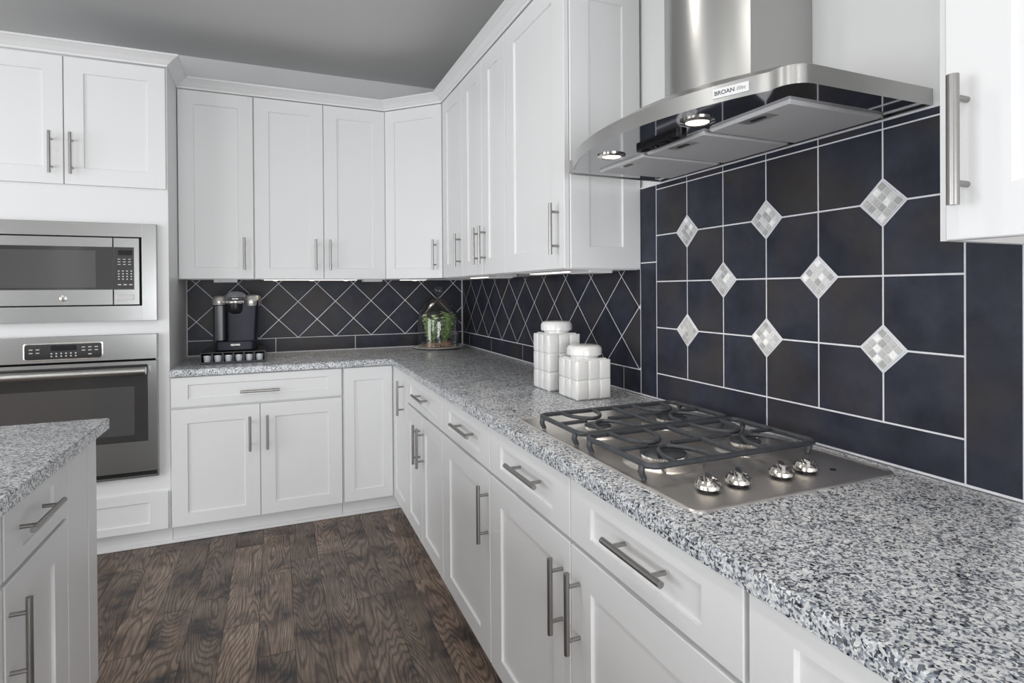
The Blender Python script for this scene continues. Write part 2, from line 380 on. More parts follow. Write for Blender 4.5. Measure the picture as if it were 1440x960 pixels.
for (a, b, z0, z1) in WL+WF:
    bm = BM()
    left = (a, b, z0, z1) in WL
    for (p0, p1, q0, q1) in ((a, a+0.06, z0, z1), (b-0.06, b, z0, z1), (a+0.06, b-0.06, z0, z0+0.06), (a+0.06, b-0.06, z1-0.06, z1), ((a+b)/2-0.03, (a+b)/2+0.03, z0+0.06, z1-0.06)):
        if left: box(bm, RX0-0.07, RX0-0.01, p0, p1, q0, q1)
        else: box(bm, p0, p1, RY0-0.07, RY0-0.01, q0, q1)
    struct('fill_window_%d' % k, bm, PAINT); k += 1  # frames of the added, unseen windows

# ------------------------------------------------------------------ tile backsplash
C = 0.914; S = 0.1657; Z4 = C+0.0948; Y0 = -2.3122; G = 0.0042; TTOP = 1.690
def clip(poly, n, d):
    """keep p.n <= d"""
    out = []
    for i in range(len(poly)):
        a, b = poly[i], poly[(i+1) % len(poly)]
        da, db = a[0]*n[0]+a[1]*n[1]-d, b[0]*n[0]+b[1]*n[1]-d
        if da <= 0: out.append(a)
        if da*db < 0:
            t = da/(da-db); out.append((a[0]+(b[0]-a[0])*t, a[1]+(b[1]-a[1])*t))
    return out
def cell(hps, g=G):
    p = [(-50, -50), (50, -50), (50, 50), (-50, 50)]
    for (n, d) in hps:
        l = math.hypot(*n); p = clip(p, (n[0]/l, n[1]/l), d/l-g/2)
        if len(p) < 3: return None
    ar = abs(sum(p[i][0]*p[(i+1) % len(p)][1]-p[(i+1) % len(p)][0]*p[i][1] for i in range(len(p))))/2
    return p if ar > 2e-5 else None
def rect(a0, a1, b0, b1): return [((1, 0), a1), ((-1, 0), -a0), ((0, 1), b1), ((0, -1), -b0)]
def add_tile(bm, lay, P, poly, rnd, t=0.0022, e=0.0012, off=-0.0022):
    c = (sum(p[0] for p in poly)/len(poly), sum(p[1] for p in poly)/len(poly))
    def ins(p, q):
        dx, dy = c[0]-p[0], c[1]-p[1]; l = math.hypot(dx, dy) or 1; return (p[0]+dx/l*q, p[1]+dy/l*q)
    r0 = [P(p[0], p[1], off) for p in poly]; r1 = [P(p[0], p[1], off+t-e*0.5) for p in poly]; r2 = [P(*ins(p, e), off+t) for p in poly]
    k0 = len(bm.faces); loft(bm, [r0, r1, r2], cap0=False)
    bm.faces.ensure_lookup_table(); col = (rnd.random(), rnd.random(), rnd.random(), 1)
    for f in bm.faces[k0:]:
        for l in f.loops: l[lay] = col
def diag_cells(a0, a1, b0, b1, v0, h, sign=1):
    """45 degree tiles: lower points touch b0 at v0 + k*h"""
    out = []; s2 = math.sqrt(2)
    for i in range(-40, 41):
        for j in range(-4, 5):
            # centre of diamond cells lie where i+j is odd on a half-step lattice
            if (i+j) % 2 == 0: continue
            cx, cz = v0+i*h/2, b0+j*h/2
            hp = [((1, 1), cx+cz+h/2), ((1, -1), cx-cz+h/2), ((-1, 1), -cx+cz+h/2), ((-1, -1), -cx-cz+h/2)]+rect(a0, a1, b0, b1)
            p = cell(hp)
            if p: out.append(p)
    return out
PB = Plane((0, 0, 0), (1, 0, 0), (0, -1, 0)); PR = Plane((0, 0, 0), (0, 1, 0), (-1, 0, 0))
UB = 1.389
# back wall run
rnd = random.Random(3)
bs = thing('tile_backsplash', 'dark slate tile backsplash laid diagonally on the back wall behind the coffee maker', 'backsplash', (-0.9, 0, C))
bm = BM(); lay = bm.loops.layers.color.new('rnd')
H = S*math.sqrt(2)+0.002
for p in diag_cells(-1.774, -0.006, Z4, UB, -1.134, H): add_tile(bm, lay, PB, p, rnd)
for (a, b) in ((-1.774, -1.62), (-1.62, -1.271), (-1.271, -0.769), (-0.769, -0.267), (-0.267, -0.006)):
    add_tile(bm, lay, PB, cell(rect(a, b, C+0.004, Z4)), rnd)
obj('field_tiles', bm, TILE, bs)
obj('grout', box(BM(), -1.774, -0.0035, 0.0012, WB-0.0005, C+0.0005, UB), GROUT, bs, label='pale grey grout')
# right wall run with diagonal tiles
bs = thing('tile_backsplash', 'dark slate tile backsplash laid diagonally on the right wall between the corner and the canisters', 'backsplash', (0, -1.1, C))
bm = BM(); lay = bm.loops.layers.color.new('rnd')
for p in diag_cells(-2.2145, -0.006, Z4, UB, -2.205+4*H-4*H, H): add_tile(bm, lay, PR, p, rnd)
e_ = [-0.006, -0.16, -0.60, -1.10, -1.60, -2.10, -2.2145]
for a, b in zip(e_[1:], e_): add_tile(bm, lay, PR, cell(rect(a, b, C+0.004, Z4)), rnd)
obj('field_tiles', bm, TILE, bs)
obj('grout', box(BM(), 0.0012, WB-0.0005, -2.2140, -0.002, C+0.0005, UB), GROUT, bs, label='pale grey grout')
# feature panel behind the cooktop
fp = thing('tile_backsplash', 'tall slate tile panel of straight squares with mosaic diamonds behind the cooktop', 'backsplash', (0, -2.81, C))
DI = [(1, 3), (3, 3), (5, 3), (2, 2), (4, 2), (1, 1), (3, 1), (5, 1)]   # column line, row line (from the bottom)
DR = 0.0535
bm = BM(); lay = bm.loops.layers.color.new('rnd')
for c in range(6):
    for r in range(4):
        a1 = Y0-c*S; a0 = a1-S; b0 = Z4+r*S; b1 = b0+S
        hps = rect(a0, a1, b0, b1)
        for (dc, dr) in DI:
            dy, dz = Y0-dc*S, Z4+dr*S
            if c in (dc-1, dc) and r in (dr-1, dr):
                sy = 1 if a0 > dy-1e-6 else -1; sz = 1 if b0 > dz-1e-6 else -1
                hps.append(((-sy, -sz), -(sy*dy+sz*dz+DR)))
        p = cell(hps); add_tile(bm, lay, PR, p, rnd)
add_tile(bm, lay, PR, cell(rect(Y0-3*S, Y0, C+0.004, Z4)), rnd); add_tile(bm, lay, PR, cell(rect(Y0-6*S, Y0-3*S, C+0.004, Z4)), rnd)
for k in range(6): add_tile(bm, lay, PR, cell(rect(Y0-(k+1)*S, Y0-k*S, Z4+4*S, TTOP), 0.003), rnd)
for (a, b) in ((-2.3122, -2.2155), (-3.403, Y0-6*S)):
    add_tile(bm, lay, PR, cell(rect(a, b, C+0.004, 1.411 if a > -3 else 1.62)), rnd); add_tile(bm, lay, PR, cell(rect(a, b, 1.411 if a > -3 else 1.62, TTOP)), rnd)
obj('field_tiles', bm, TILE, fp)
obj('grout', box(BM(), 0.0012, WB-0.0005, -3.4065, -2.2150, C+0.0005, TTOP+0.004), GROUT, fp, label='pale grey grout')
for (dc, dr) in DI:
    dy, dz = Y0-dc*S, Z4+dr*S
    bm = BM(); q = DR-0.004
    loft(bm, [[PR(dy+a*q, dz+b*q, n) for a, b in ((1, 0), (0, 1), (-1, 0), (0, -1))] for n in (0.0001, 0.0014)], mi=0)
    side = q*math.sqrt(2); cs = side/4.15
    for i in range(4):
        for j in range(4):
            u, v = (i-1.5)*cs, (j-1.5)*cs; h = cs*0.43
            cyy, czz = (u-v)/math.sqrt(2), (u+v)/math.sqrt(2); r_ = h*math.sqrt(2)
            mi = rnd.choice((1, 1, 2, 2, 2, 3, 3, 4))
            loft(bm, [[PR(dy+cyy+a*rr, dz+czz+b*rr, n) for a, b in ((1, 0), (0, 1), (-1, 0), (0, -1))] for rr, n in ((r_, 0.0015), (r_*0.96, 0.003))], cap0=False, mi=mi)
    obj('accent_tile', bm, [GROUT]+MOS, fp, label='pale mosaic diamond set between the slate tiles')
# far right piece of diagonal tile, past the panel
# ------------------------------------------------------------------ countertops
def slab(poly, z0, z1, bev=0.006):
    bm = BM()
    f = bm.faces.new([bm.verts.new((x, y, z0)) for x, y in poly])
    r = bmesh.ops.extrude_face_region(bm, geom=[f]); vs_ = [g for g in r['geom'] if isinstance(g, bmesh.types.BMVert)]
    bmesh.ops.translate(bm, verts=vs_, vec=(0, 0, z1-z0))
    bmesh.ops.recalc_face_normals(bm, faces=bm.faces)
    ed = [e for e in bm.edges if all(abs(v.co.z-z1) < 1e-6 for v in e.verts)]
    bmesh.ops.bevel(bm, geom=ed, offset=bev, segments=3, affect='EDGES', profile=0.5)
    ed = [e for e in bm.edges if all(abs(v.co.z-z0) < 1e-6 for v in e.verts)]
    bmesh.ops.bevel(bm, geom=ed, offset=0.002, segments=1, affect='EDGES')
    return bm
D = 0.647
tag(obj('countertop', slab([(-1.7755, -0.0015), (-0.0015, -0.0015), (-0.0015, -4.7), (-D, -4.7), (-D, -D), (-1.7755, -D)], C-0.037, C), GRAN, None, 30),
    'L-shaped speckled grey granite countertop under the cooktop and coffee maker', 'countertop')
tag(obj('island_countertop', slab([(-2.9, -1.827), (-1.763, -1.827), (-1.763, -4.7), (-2.9, -4.7)], C-0.036, C), GRAN, None, 30),
    'grey granite countertop of the island at the left edge', 'countertop')

# ------------------------------------------------------------------ base cabinets
ZB0, ZB1 = 0.10, 0.8755
KB = -0.56
def base_body(P, u0, u1, parent, depth=0.60, z0=ZB0, z1=ZB1, notch=None):
    bm = BM(); a, b = P(u0, z0, 0), P(u1, z1, -depth)
    box(bm, min(a.x, b.x), max(a.x, b.x), min(a.y, b.y), max(a.y, b.y), z0, z1, 0.0008, 1)
    a, b = P(u0, 0, -0.045), P(u1, z0, -depth)
    box(bm, min(a.x, b.x), max(a.x, b.x), min(a.y, b.y), max(a.y, b.y), 0.001, z0-0.0002)
    return obj('cabinet_body', bm, PAINT, parent)
DZ0, DZ1, BZ0, BZ1 = 0.727, 0.871, 0.100, 0.716
# back run, double-door unit
t = thing('base_cabinet', 'white shaker base cabinet with one wide drawer over two doors beneath the coffee maker', 'cabinet', (-1.35, -0.60, 0))
base_body(BACKB, -1.7755, -0.921, t)
drawer(BACKB, -1.770, -0.926, 0.716, 0.871, t, -1.35, 0.780, 0.195, rb=0.040, rt=0.040, su=0.076)
door(BACKB, -1.770, -1.3535, BZ0, 0.706, t, -1.402, 0.553, 0.185)
door(BACKB, -1.3495, -0.926, BZ0, 0.706, t, -1.316, 0.553, 0.185)
# corner unit
t = thing('corner_cabinet', 'white shaker corner base cabinet with a folding two-leaf door in the inner corner', 'cabinet', (-0.60, -0.60, 0))
bm = BM()
for (z0, z1, o) in ((ZB0, ZB1, 0.614), (0.001, ZB0, 0.569)):
    pl = [(-0.919, -0.012), (-0.012, -0.012), (-0.012, -1.013), (-o, -1.013), (-o, -o), (-0.919, -o)]
    loft(bm, [[Vector((x, y, z)) for x, y in pl] for z in (z0, z1)])
obj('cabinet_body', bm, PAINT, t)
door(BACKB, -0.913, -0.6375, BZ0, 0.871, t, rt=0.074, su=0.055)
door(RIGHTB, -1.009, -0.6375, BZ0, 0.871, t, -0.926, 0.729, 0.188, rt=0.074, su=0.06)
# right run
t = thing('base_cabinet', 'white shaker base cabinet with a drawer over two narrow doors, next to the inner corner', 'cabinet', (-0.60, -1.36, 0))
base_body(RIGHTB, -1.7115, -1.0145, t)
drawer(RIGHTB, -1.706, -1.018, DZ0, DZ1, t, -1.38, 0.805, 0.20, rb=0.034)
door(RIGHTB, -1.3415, -1.018, BZ0, BZ1, t, -1.305, 0.573, su=0.062)
door(RIGHTB, -1.706, -1.3455, BZ0, BZ1, t, -1.380, 0.573, su=0.062)
t = thing('base_cabinet', 'white shaker base cabinet with one drawer over a single door, below the white canisters', 'cabinet', (-0.60, -2.0, 0))
base_body(RIGHTB, -2.279, -1.713, t)
drawer(RIGHTB, -2.275, -1.714, DZ0, DZ1, t, -2.04, 0.807, 0.21, rb=0.034, su=0.096)
door(RIGHTB, -2.275, -1.714, BZ0, BZ1, t, -2.257, 0.582, su=0.098)
t = thing('base_cabinet', 'wide white shaker base cabinet with two drawers and two doors beneath the gas cooktop', 'cabinet', (-0.60, -2.82, 0))
base_body(RIGHTB, -3.363, -2.2805, t)
drawer(RIGHTB, -2.8205, -2.281, DZ0, DZ1, t, -2.594, 0.811, 0.20, rb=0.034, su=0.09)
drawer(RIGHTB, -3.359, -2.8245, DZ0, DZ1, t, -3.113, 0.809, 0.19, rb=0.034, su=0.09)
door(RIGHTB, -2.8205, -2.281, BZ0, BZ1, t, -2.781, 0.577, 0.184, su=0.09)
door(RIGHTB, -3.359, -2.8245, BZ0, BZ1, t, -2.866, 0.579, 0.186, su=0.09)
t = thing('base_cabinet', 'white shaker base cabinet nearest the camera at the bottom edge of the picture', 'cabinet', (-0.60, -3.8, 0))
base_body(RIGHTB, -4.25, -3.3645, t)
drawer(RIGHTB, -4.245, -3.369, DZ0, DZ1, t, -3.807, 0.809, 0.20, rb=0.034, rt=0.038, su=0.078)
door(RIGHTB, -3.805, -3.369, BZ0, BZ1, t, su=0.09)
door(RIGHTB, -4.245, -3.809, BZ0, BZ1, t, su=0.09)
t = thing('base_cabinet', 'white shaker base cabinet beyond the frame under the near end of the counter', 'cabinet', (-0.60, -4.5, 0))
base_body(RIGHTB, -4.69, -4.2515, t)
door(RIGHTB, -4.685, -4.255, BZ0, 0.871, t, su=0.09)
# toe moulding on the floor
bm = BM(); box(bm, -2.64, -0.573, -0.582, -0.5695, 0.001, 0.018, 0.003); 
sm = struct('trim_1', bm, PAINT)
# ------------------------------------------------------------------ oven tower
XT0, XT1, TF = -2.64, -1.777, -0.614
t = thing('oven_tower_cabinet', 'tall white cabinet housing the microwave and wall oven at the left', 'cabinet', (-2.2, -0.3, 0))
bm = BM()
box(bm, XT0, XT0+0.02, TF+0.02, -0.012, 0.10, 2.464); box(bm, XT1-0.02, XT1, TF+0.02, -0.012, 0.10, 2.464)
box(bm, XT0+0.02, XT1-0.02, -0.03, -0.012, 0.10, 2.464)
for z in (0.10, 0.36, 1.12, 1.70, 2.444): box(bm, XT0+0.02, XT1-0.02, TF+0.02, -0.03, z, z+0.02)
box(bm, XT0, XT0+0.062, TF, TF+0.02, 0.10, 2.464); box(bm, XT1-0.062, XT1, TF, TF+0.02, 0.10, 2.464)
for z0, z1 in ((0.10, 0.395), (1.085, 1.185), (1.645, 2.464)): box(bm, XT0+0.062, XT1-0.062, TF, TF+0.02, z0, z1)
box(bm, XT0, XT1, -0.569, -0.012, 0.001, 0.0998)
obj('cabinet_body', bm, PAINT, t)
door(BACKB, -2.632, -2.2095, 1.840, 2.458, t, -2.256, 1.985, 0.20, su=0.078, rb=0.08)
door(BACKB, -2.2055, -1.783, 1.840, 2.458, t, -2.174, 1.985, 0.20, su=0.078, rb=0.08)
obj('drawer', shaker(BACKB, -2.632, -1.786, 0.100, 0.292, rb=0.038, rt=0.046, su=0.082), PAINT, t)

# ------------------------------------------------------------------ microwave (built in, with trim kit)
def pane(bm, x0, x1, z0, z1, y0, y1, bev=0.0015, mi=0): return box(bm, x0, x1, y0, y1, z0, z1, bev, 2, mi)
t = thing('built_in_microwave', 'stainless built-in microwave with wide trim frame, above the wall oven', 'microwave', (-2.207, -0.60, 1.17))
FX0, FX1 = -2.590, -1.826
bm = BM()
for a in ((FX0, FX0+0.06, 1.172, 1.658), (FX1-0.063, FX1, 1.172, 1.658), (FX0+0.06, FX1-0.063, 1.172, 1.247), (FX0+0.06, FX1-0.063, 1.590, 1.658)):
    pane(bm, *a, -0.645, -0.6145, 0.0008)
obj('trim_frame', bm, STEEL, t)
bm = BM(); box(bm, FX0+0.06, FX1-0.063, -0.609, -0.20, 1.25, 1.587); obj('housing', bm, DARKGAP, t, label='dark recess round the microwave body')
def framepane(x0, x1, z0, z1, hx0, hx1, hz0, hz1, y0, y1):
    bm = BM(); ro = lambda y, e=0: [Vector((x0+e, y, z0+e)), Vector((x1-e, y, z0+e)), Vector((x1-e, y, z1-e)), Vector((x0+e, y, z1-e))]
    ri = lambda y: [Vector((hx0, y, hz0)), Vector((hx1, y, hz0)), Vector((hx1, y, hz1)), Vector((hx0, y, hz1))]
    return loft(bm, [ro(y1), ro(y0+0.0015), ro(y0, 0.0015), ri(y0), ri(y0+0.004)])
dr = obj('door', framepane(-2.515, -2.0135, 1.252, 1.586, -2.500, -2.0136+0.0, 1.327, 1.540, -0.636, -0.612), STEEL, t)
bm = BM(); pane(bm, -2.500, -2.0140, 1.328, 1.539, -0.6365, -0.633, 0.0004); gl = obj('door_glass', bm, GLASSD, dr)
bm = BM(); pane(bm, -2.470, -2.083, 1.338, 1.520, -0.6374, -0.6362, 0.0003); obj('window', bm, GLASSW, gl if False else dr, label='perforated grey viewing window')
bm = BM(); lathe(bm, (0, 0, 0), [(0.0, 0.0), (0.0145, 0.0), (0.0145, 0.002), (0.0125, 0.003), (0.0, 0.0026)], 28)
for v in bm.verts: v.co = Vector((-2.214+v.co.x, -0.636-v.co.z, 1.286+v.co.y))
em = obj('emblem', bm, CHROME, dr, 30)
bm = text_bm('GE', 0.016, (-2.214, -0.6394, 1.286), (1, 0, 0), (0, 0, 1), 0.0003, 0.3); obj('emblem_lettering', bm, DARKGAP, dr)
cp = obj('control_panel', framepane(-2.0105, -1.9015, 1.252, 1.586, -2.0100, -1.924, 1.327, 1.540, -0.636, -0.612), STEEL, t)
bm = BM(); pane(bm, -2.0098, -1.9245, 1.328, 1.539, -0.6365, -0.633, 0.0004); obj('control_glass', bm, GLASSD, cp)
bm = BM(); pane(bm, -1.992, -1.932, 1.500, 1.524, -0.6372, -0.6363, 0.0003); obj('display', bm, DISP, cp)
bm = BM()
for r in range(3):
    for c_ in range(3): box(bm, -1.993+c_*0.022, -1.981+c_*0.022, -0.6371, -0.6364, 1.478-r*0.013, 1.481-r*0.013)
for r in range(4):
    for c_ in range(4): box(bm, -1.992+c_*0.0175, -1.985+c_*0.0175, -0.6371, -0.6364, 1.418-r*0.0135, 1.423-r*0.0135)
for c_ in range(3): box(bm, -1.993+c_*0.024, -1.979+c_*0.024, -0.6371, -0.6364, 1.350, 1.355)
obj('button_markings', bm, PRINT, cp, label='small white button markings')
bm = BM(); pane(bm, -2.000, -1.926, 1.274, 1.303, -0.6385, -0.6361, 0.001); obj('door_button', bm, NICKEL, cp)

# ------------------------------------------------------------------ wall oven
t = thing('wall_oven', 'stainless wall oven with dark glass door and thick bar handle, below the microwave', 'oven', (-2.207, -0.60, 0.40))
bm = BM(); box(bm, FX0+0.03, FX1-0.03, -0.590, -0.10, 0.41, 1.07); obj('oven_body', bm, DARKGAP, t, label='black oven housing')
bm = BM(); pane(bm, FX0, FX1, 0.978, 1.104, -0.648, -0.6145, 0.002); cp = obj('control_panel', bm, STEEL, t)
bm = BM(); loft(bm, [[Vector((p.x, -0.6482-n, p.y)) for p in rrect(-2.364-e2, -2.057+e2, 0.993-e2, 1.071+e2, 0.012, 0)] for n, e2 in ((-0.0005, 0.003), (0.0008, 0.003), (0.0012, 0.0))]); obj('control_bezel', bm, CHROME, cp)
bm = BM(); loft(bm, [[Vector((p.x, -0.6495-n, p.y)) for p in rrect(-2.361, -2.060, 0.996, 1.068, 0.010, 0)] for n in (-0.0003, 0.0006)]); obj('control_glass', bm, GLASSD, cp)
bm = BM(); pane(bm, -2.262, -2.160, 1.036, 1.062, -0.6505, -0.6498, 0.0002); obj('display', bm, DISP, cp)
bm = BM()
for r in range(2):
    for c_ in range(2): box(bm, -2.345+c_*0.026, -2.331+c_*0.026, -0.6505, -0.6499, 1.042-r*0.016, 1.046-r*0.016)
    for c_ in range(6): box(bm, -2.262+c_*0.019, -2.256+c_*0.019, -0.6505, -0.6499, 1.020-r*0.013, 1.026-r*0.013)
    for c_ in range(3): box(bm, -2.140+c_*0.026, -2.126+c_*0.026, -0.6505, -0.6499, 1.048-r*0.015, 1.052-r*0.015)
box(bm, -2.114, -2.100, -0.6505, -0.6499, 1.013, 1.018)
obj('button_markings', bm, PRINT, cp, label='small white button markings')
dr = obj('door', framepane(FX0, FX1, 0.415, 0.970, FX0+0.041, FX1-0.041, 0.567, 0.953, -0.655, -0.6145), STEEL, t)
bm = BM(); pane(bm, FX0+0.0415, FX1-0.0415, 0.5675, 0.9525, -0.6558, -0.650, 0.0008); obj('door_glass', bm, GLASSD, dr)
bm = BM(); pane(bm, FX0+0.10, FX1-0.098, 0.602, 0.845, -0.6566, -0.6556, 0.0003); obj('window', bm, GLASSW, dr, label='grey viewing window in the oven door')
bm = BM()
hp = [(FX0+0.045, -0.660, 0.925), (FX0+0.05, -0.70, 0.925)]+[(FX0+0.05+(FX1-FX0-0.10)*k/8, -0.702, 0.925) for k in range(1, 8)]+[(FX1-0.05, -0.70, 0.925), (FX1-0.045, -0.660, 0.925)]
tube(bm, [(FX0+0.040, -0.702, 0.925), (FX1-0.040, -0.702, 0.925)], 0.0195, 24)
for x in (FX0+0.055, FX1-0.055): tube(bm, [(x, -0.656, 0.925), (x, -0.70, 0.925)], 0.011, 12)
obj('door_handle', bm, STEELH, dr, 40)
bm = BM(); box(bm, FX0+0.004, FX1-0.008, -0.632, -0.616, 0.392, 0.412); obj('vent_slot', bm, DARKGAP, t, label='black vent slot under the oven door')
bm = BM(); box(bm, FX0, FX1, -0.640, -0.6145, 0.380, 0.391, 0.001); box(bm, FX1-0.007, FX1, -0.640, -0.6145, 0.392, 0.412); obj('bottom_trim', bm, STEEL, t)

# ------------------------------------------------------------------ island cabinets
t = thing('island_cabinet', 'white island base cabinet at the island corner, with drawer and door', 'cabinet', (-2.1, -2.2, 0))
base_body(ISL, -2.509, -1.850, t)
obj('end_stile', slabdoor(ISL, -1.936, -1.850, 0.10, 0.871), PAINT, t)
bm = slabdoor(ISL, -2.119, -1.9415, 0.10, 0.871); obj('filler_panel', bm, PAINT, t)
drawer(ISL, -2.505, -2.123, DZ0-0.014, DZ1, t, -2.36, 0.798, 0.197, rb=0.036, rt=0.045, su=0.095)
door(ISL, -2.505, -2.123, BZ0, BZ1-0.014, t, -2.484, 0.571, 0.188, su=0.095)
t = thing('island_cabinet', 'white island base cabinet cut by the left edge of the picture', 'cabinet', (-2.1, -2.9, 0))
base_body(ISL, -3.40, -2.511, t)
drawer(ISL, -3.396, -2.516, DZ0-0.014, DZ1, t, -2.95, 0.798, 0.197, rb=0.036, rt=0.045, su=0.095)
door(ISL, -2.953, -2.516, BZ0, BZ1-0.014, t, su=0.095); door(ISL, -3.396, -2.957, BZ0, BZ1-0.014, t, su=0.095)
t = thing('island_cabinet', 'white island base cabinet behind the camera under the near island top', 'cabinet', (-2.1, -4.0, 0))
base_body(ISL, -4.6, -3.402, t)
door(ISL, -4.596, -3.407, BZ0, 0.871, t, su=0.095)

# ------------------------------------------------------------------ wall cabinets
UZ0, UZ1 = 1.389, 2.460
def upper_body(P, u0, u1, parent, depth=0.298, z0=UZ0+0.003, z1=2.464, lip=True):
    """open-bottomed box with a recessed wooden underside"""
    bm = BM(); a, b = P(u0, 0, 0), P(u1, 0, -depth)
    x0, x1, y0, y1 = min(a.x, b.x), max(a.x, b.x), min(a.y, b.y), max(a.y, b.y)
    box(bm, x0, x1, y0, y1, z0+0.018, z1)
    def bx(ua, ub, na, nb):
        p, q = P(ua, 0, na), P(ub, 0, nb); box(bm, min(p.x, q.x), max(p.x, q.x), min(p.y, q.y), max(p.y, q.y), z0-0.006, z0+0.018)
    bx(u0, u0+0.016, 0, -depth); bx(u1-0.016, u1, 0, -depth); bx(u0+0.016, u1-0.016, 0, -0.018)
    o = obj('cabinet_body', bm, PAINT, parent)
    p, q = P(u0+0.016, 0, -0.018), P(u1-0.016, 0, -depth)
    bm = BM(); box(bm, min(p.x, q.x), max(p.x, q.x), min(p.y, q.y), max(p.y, q.y), z0+0.012, z0+0.0178)
    obj('underside_panel', bm, WOODU, parent, label='unpainted maple underside')
KU = dict(rb=0.064, rt=0.076, su=0.078)
t = thing('wall_cabinet', 'white single-door wall cabinet next to the oven tower above the coffee maker', 'cabinet', (-1.58, -0.15, UZ0))
upper_body(BACKU, -1.7755, -1.3845, t); door(BACKU, -1.772, -1.387, UZ0, UZ1, t, -1.436, 1.534, 0.188, **KU)
t = thing('wall_cabinet', 'white double-door wall cabinet on the back wall with three small spotlights beneath', 'cabinet', (-0.99, -0.15, UZ0))
upper_body(BACKU, -1.3835, -0.6135, t)
door(BACKU, -1.380, -0.994, UZ0, UZ1, t, -1.040, 1.536, 0.188, **KU); door(BACKU, -0.990, -0.616, UZ0, UZ1, t, -0.957, 1.536, 0.188, **KU)
# diagonal corner wall cabinet
t = thing('corner_wall_cabinet', 'white diagonal wall cabinet in the corner above the glass dome', 'cabinet', (-0.3, -0.3, UZ0))
A_, B_ = Vector((-0.611, -0.301, 0)), Vector((-0.301, -0.611, 0))
bm = BM(); pl = [(-0.6125, -0.004), (-0.004, -0.004), (-0.004, -0.6125), (-0.301, -0.6125), (-0.6125, -0.301)]
loft(bm, [[Vector((x, y, z)) for x, y in pl] for z in (UZ0+0.015, 2.464)])
obj('cabinet_body', bm, PAINT, t)
bm = BM(); loft(bm, [[Vector((x, y, z)) for x, y in pl] for z in (UZ0+0.009, UZ0+0.0148)]); obj('underside_panel', bm, WOODU, t, label='unpainted maple underside')
ud = (B_-A_).normalized(); nd = Vector((-1, -1, 0)).normalized()
DG = Plane(A_, ud, nd); LD = (B_-A_).length
dd = door(DG, 0.012, LD-0.012, UZ0, UZ1, t, LD-0.058, 1.533, 0.186, rb=0.064, rt=0.076, su=0.070)
# right wall
t = thing('wall_cabinet', 'narrow white single-door wall cabinet on the right wall beside the corner', 'cabinet', (-0.15, -0.81, UZ0))
upper_body(RIGHTU, -1.0155, -0.6140, t); door(RIGHTU, -1.013, -0.626, UZ0, UZ1, t, -0.983, 1.534, 0.184, rb=0.078, rt=0.084, su=0.088)
t = thing('wall_cabinet', 'white double-door wall cabinet on the right wall with its handles side by side', 'cabinet', (-0.15, -1.33, UZ0))
upper_body(RIGHTU, -1.6525, -1.0165, t)
door(RIGHTU, -1.340, -1.019, UZ0, UZ1, t, -1.303, 1.534, 0.186, rb=0.078, rt=0.084, su=0.09)
door(RIGHTU, -1.650, -1.344, UZ0, UZ1, t, -1.389, 1.534, 0.186, rb=0.078, rt=0.084, su=0.09)
t = thing('wall_cabinet', 'white wall cabinet with panelled end beside the range hood, left of it', 'cabinet', (-0.15, -1.93, UZ0))
upper_body(RIGHTU, -2.2005, -1.6535, t)
door(RIGHTU, -2.212, -1.656, UZ0, UZ1, t, -2.167, 1.533, 0.186, rb=0.078, rt=0.084, su=0.095)
obj('end_panel', shaker(ENDP, -0.2985, -0.0005, UZ0, 2.462, su=0.076, rb=0.08, rt=0.10), PAINT, t)
t = thing('wall_cabinet', 'white wall cabinet with large handle at the upper right edge of the picture', 'cabinet', (-0.15, -3.8, UZ0))
upper_body(RIGHTU, -4.30, -3.437, t)
door(RIGHTU, -3.86, -3.455, UZ0-0.004, UZ1, t, -3.485, 1.529, 0.19, hr=0.0082, rb=0.075, rt=0.084, su=0.085)
door(RIGHTU, -4.295, -3.864, UZ0-0.004, UZ1, t, None, None, rb=0.075, rt=0.084, su=0.085)

# crown moulding, one continuous run
def crown(path, name, label):
    prof = [(-0.0, 2.4645), (0.004, 2.4645), (0.008, 2.474), (0.014, 2.478), (0.030, 2.492), (0.052, 2.504), (0.062, 2.508), (0.062, 2.516), (0.0, 2.516)]
    bm = BM(); P = [Vector((x, y, 0)) for x, y in path]; rings = []
    for i, p in enumerate(P):
        d0 = (P[i]-P[i-1]).normalized() if i else None; d1 = (P[i+1]-P[i]).normalized() if i < len(P)-1 else None
        n0 = Vector((d0.y, -d0.x, 0)) if d0 else None; n1 = Vector((d1.y, -d1.x, 0)) if d1 else None
        if n0 is None: m_ = n1
        elif n1 is None: m_ = n0
        else: m_ = (n0+n1)/(1+n0.dot(n1))
        rings.append([p+m_*o+Vector((0, 0, z)) for o, z in prof])
    loft(bm, rings)
    o = obj(name, bm, PAINT); tag(o, label, 'moulding'); return o
crown([(-2.66, -0.634), (-1.777, -0.634), (-1.777, -0.321), (-0.617, -0.321), (-0.321, -0.617), (-0.321, -2.2195), (-0.002, -2.2195)], 'crown_molding', 'white crown moulding running along the tops of the wall cabinets and oven tower')
crown([(-0.002, -3.435), (-0.321, -3.435), (-0.321, -4.30)], 'crown_molding', 'white crown moulding on the cabinet right of the range hood')

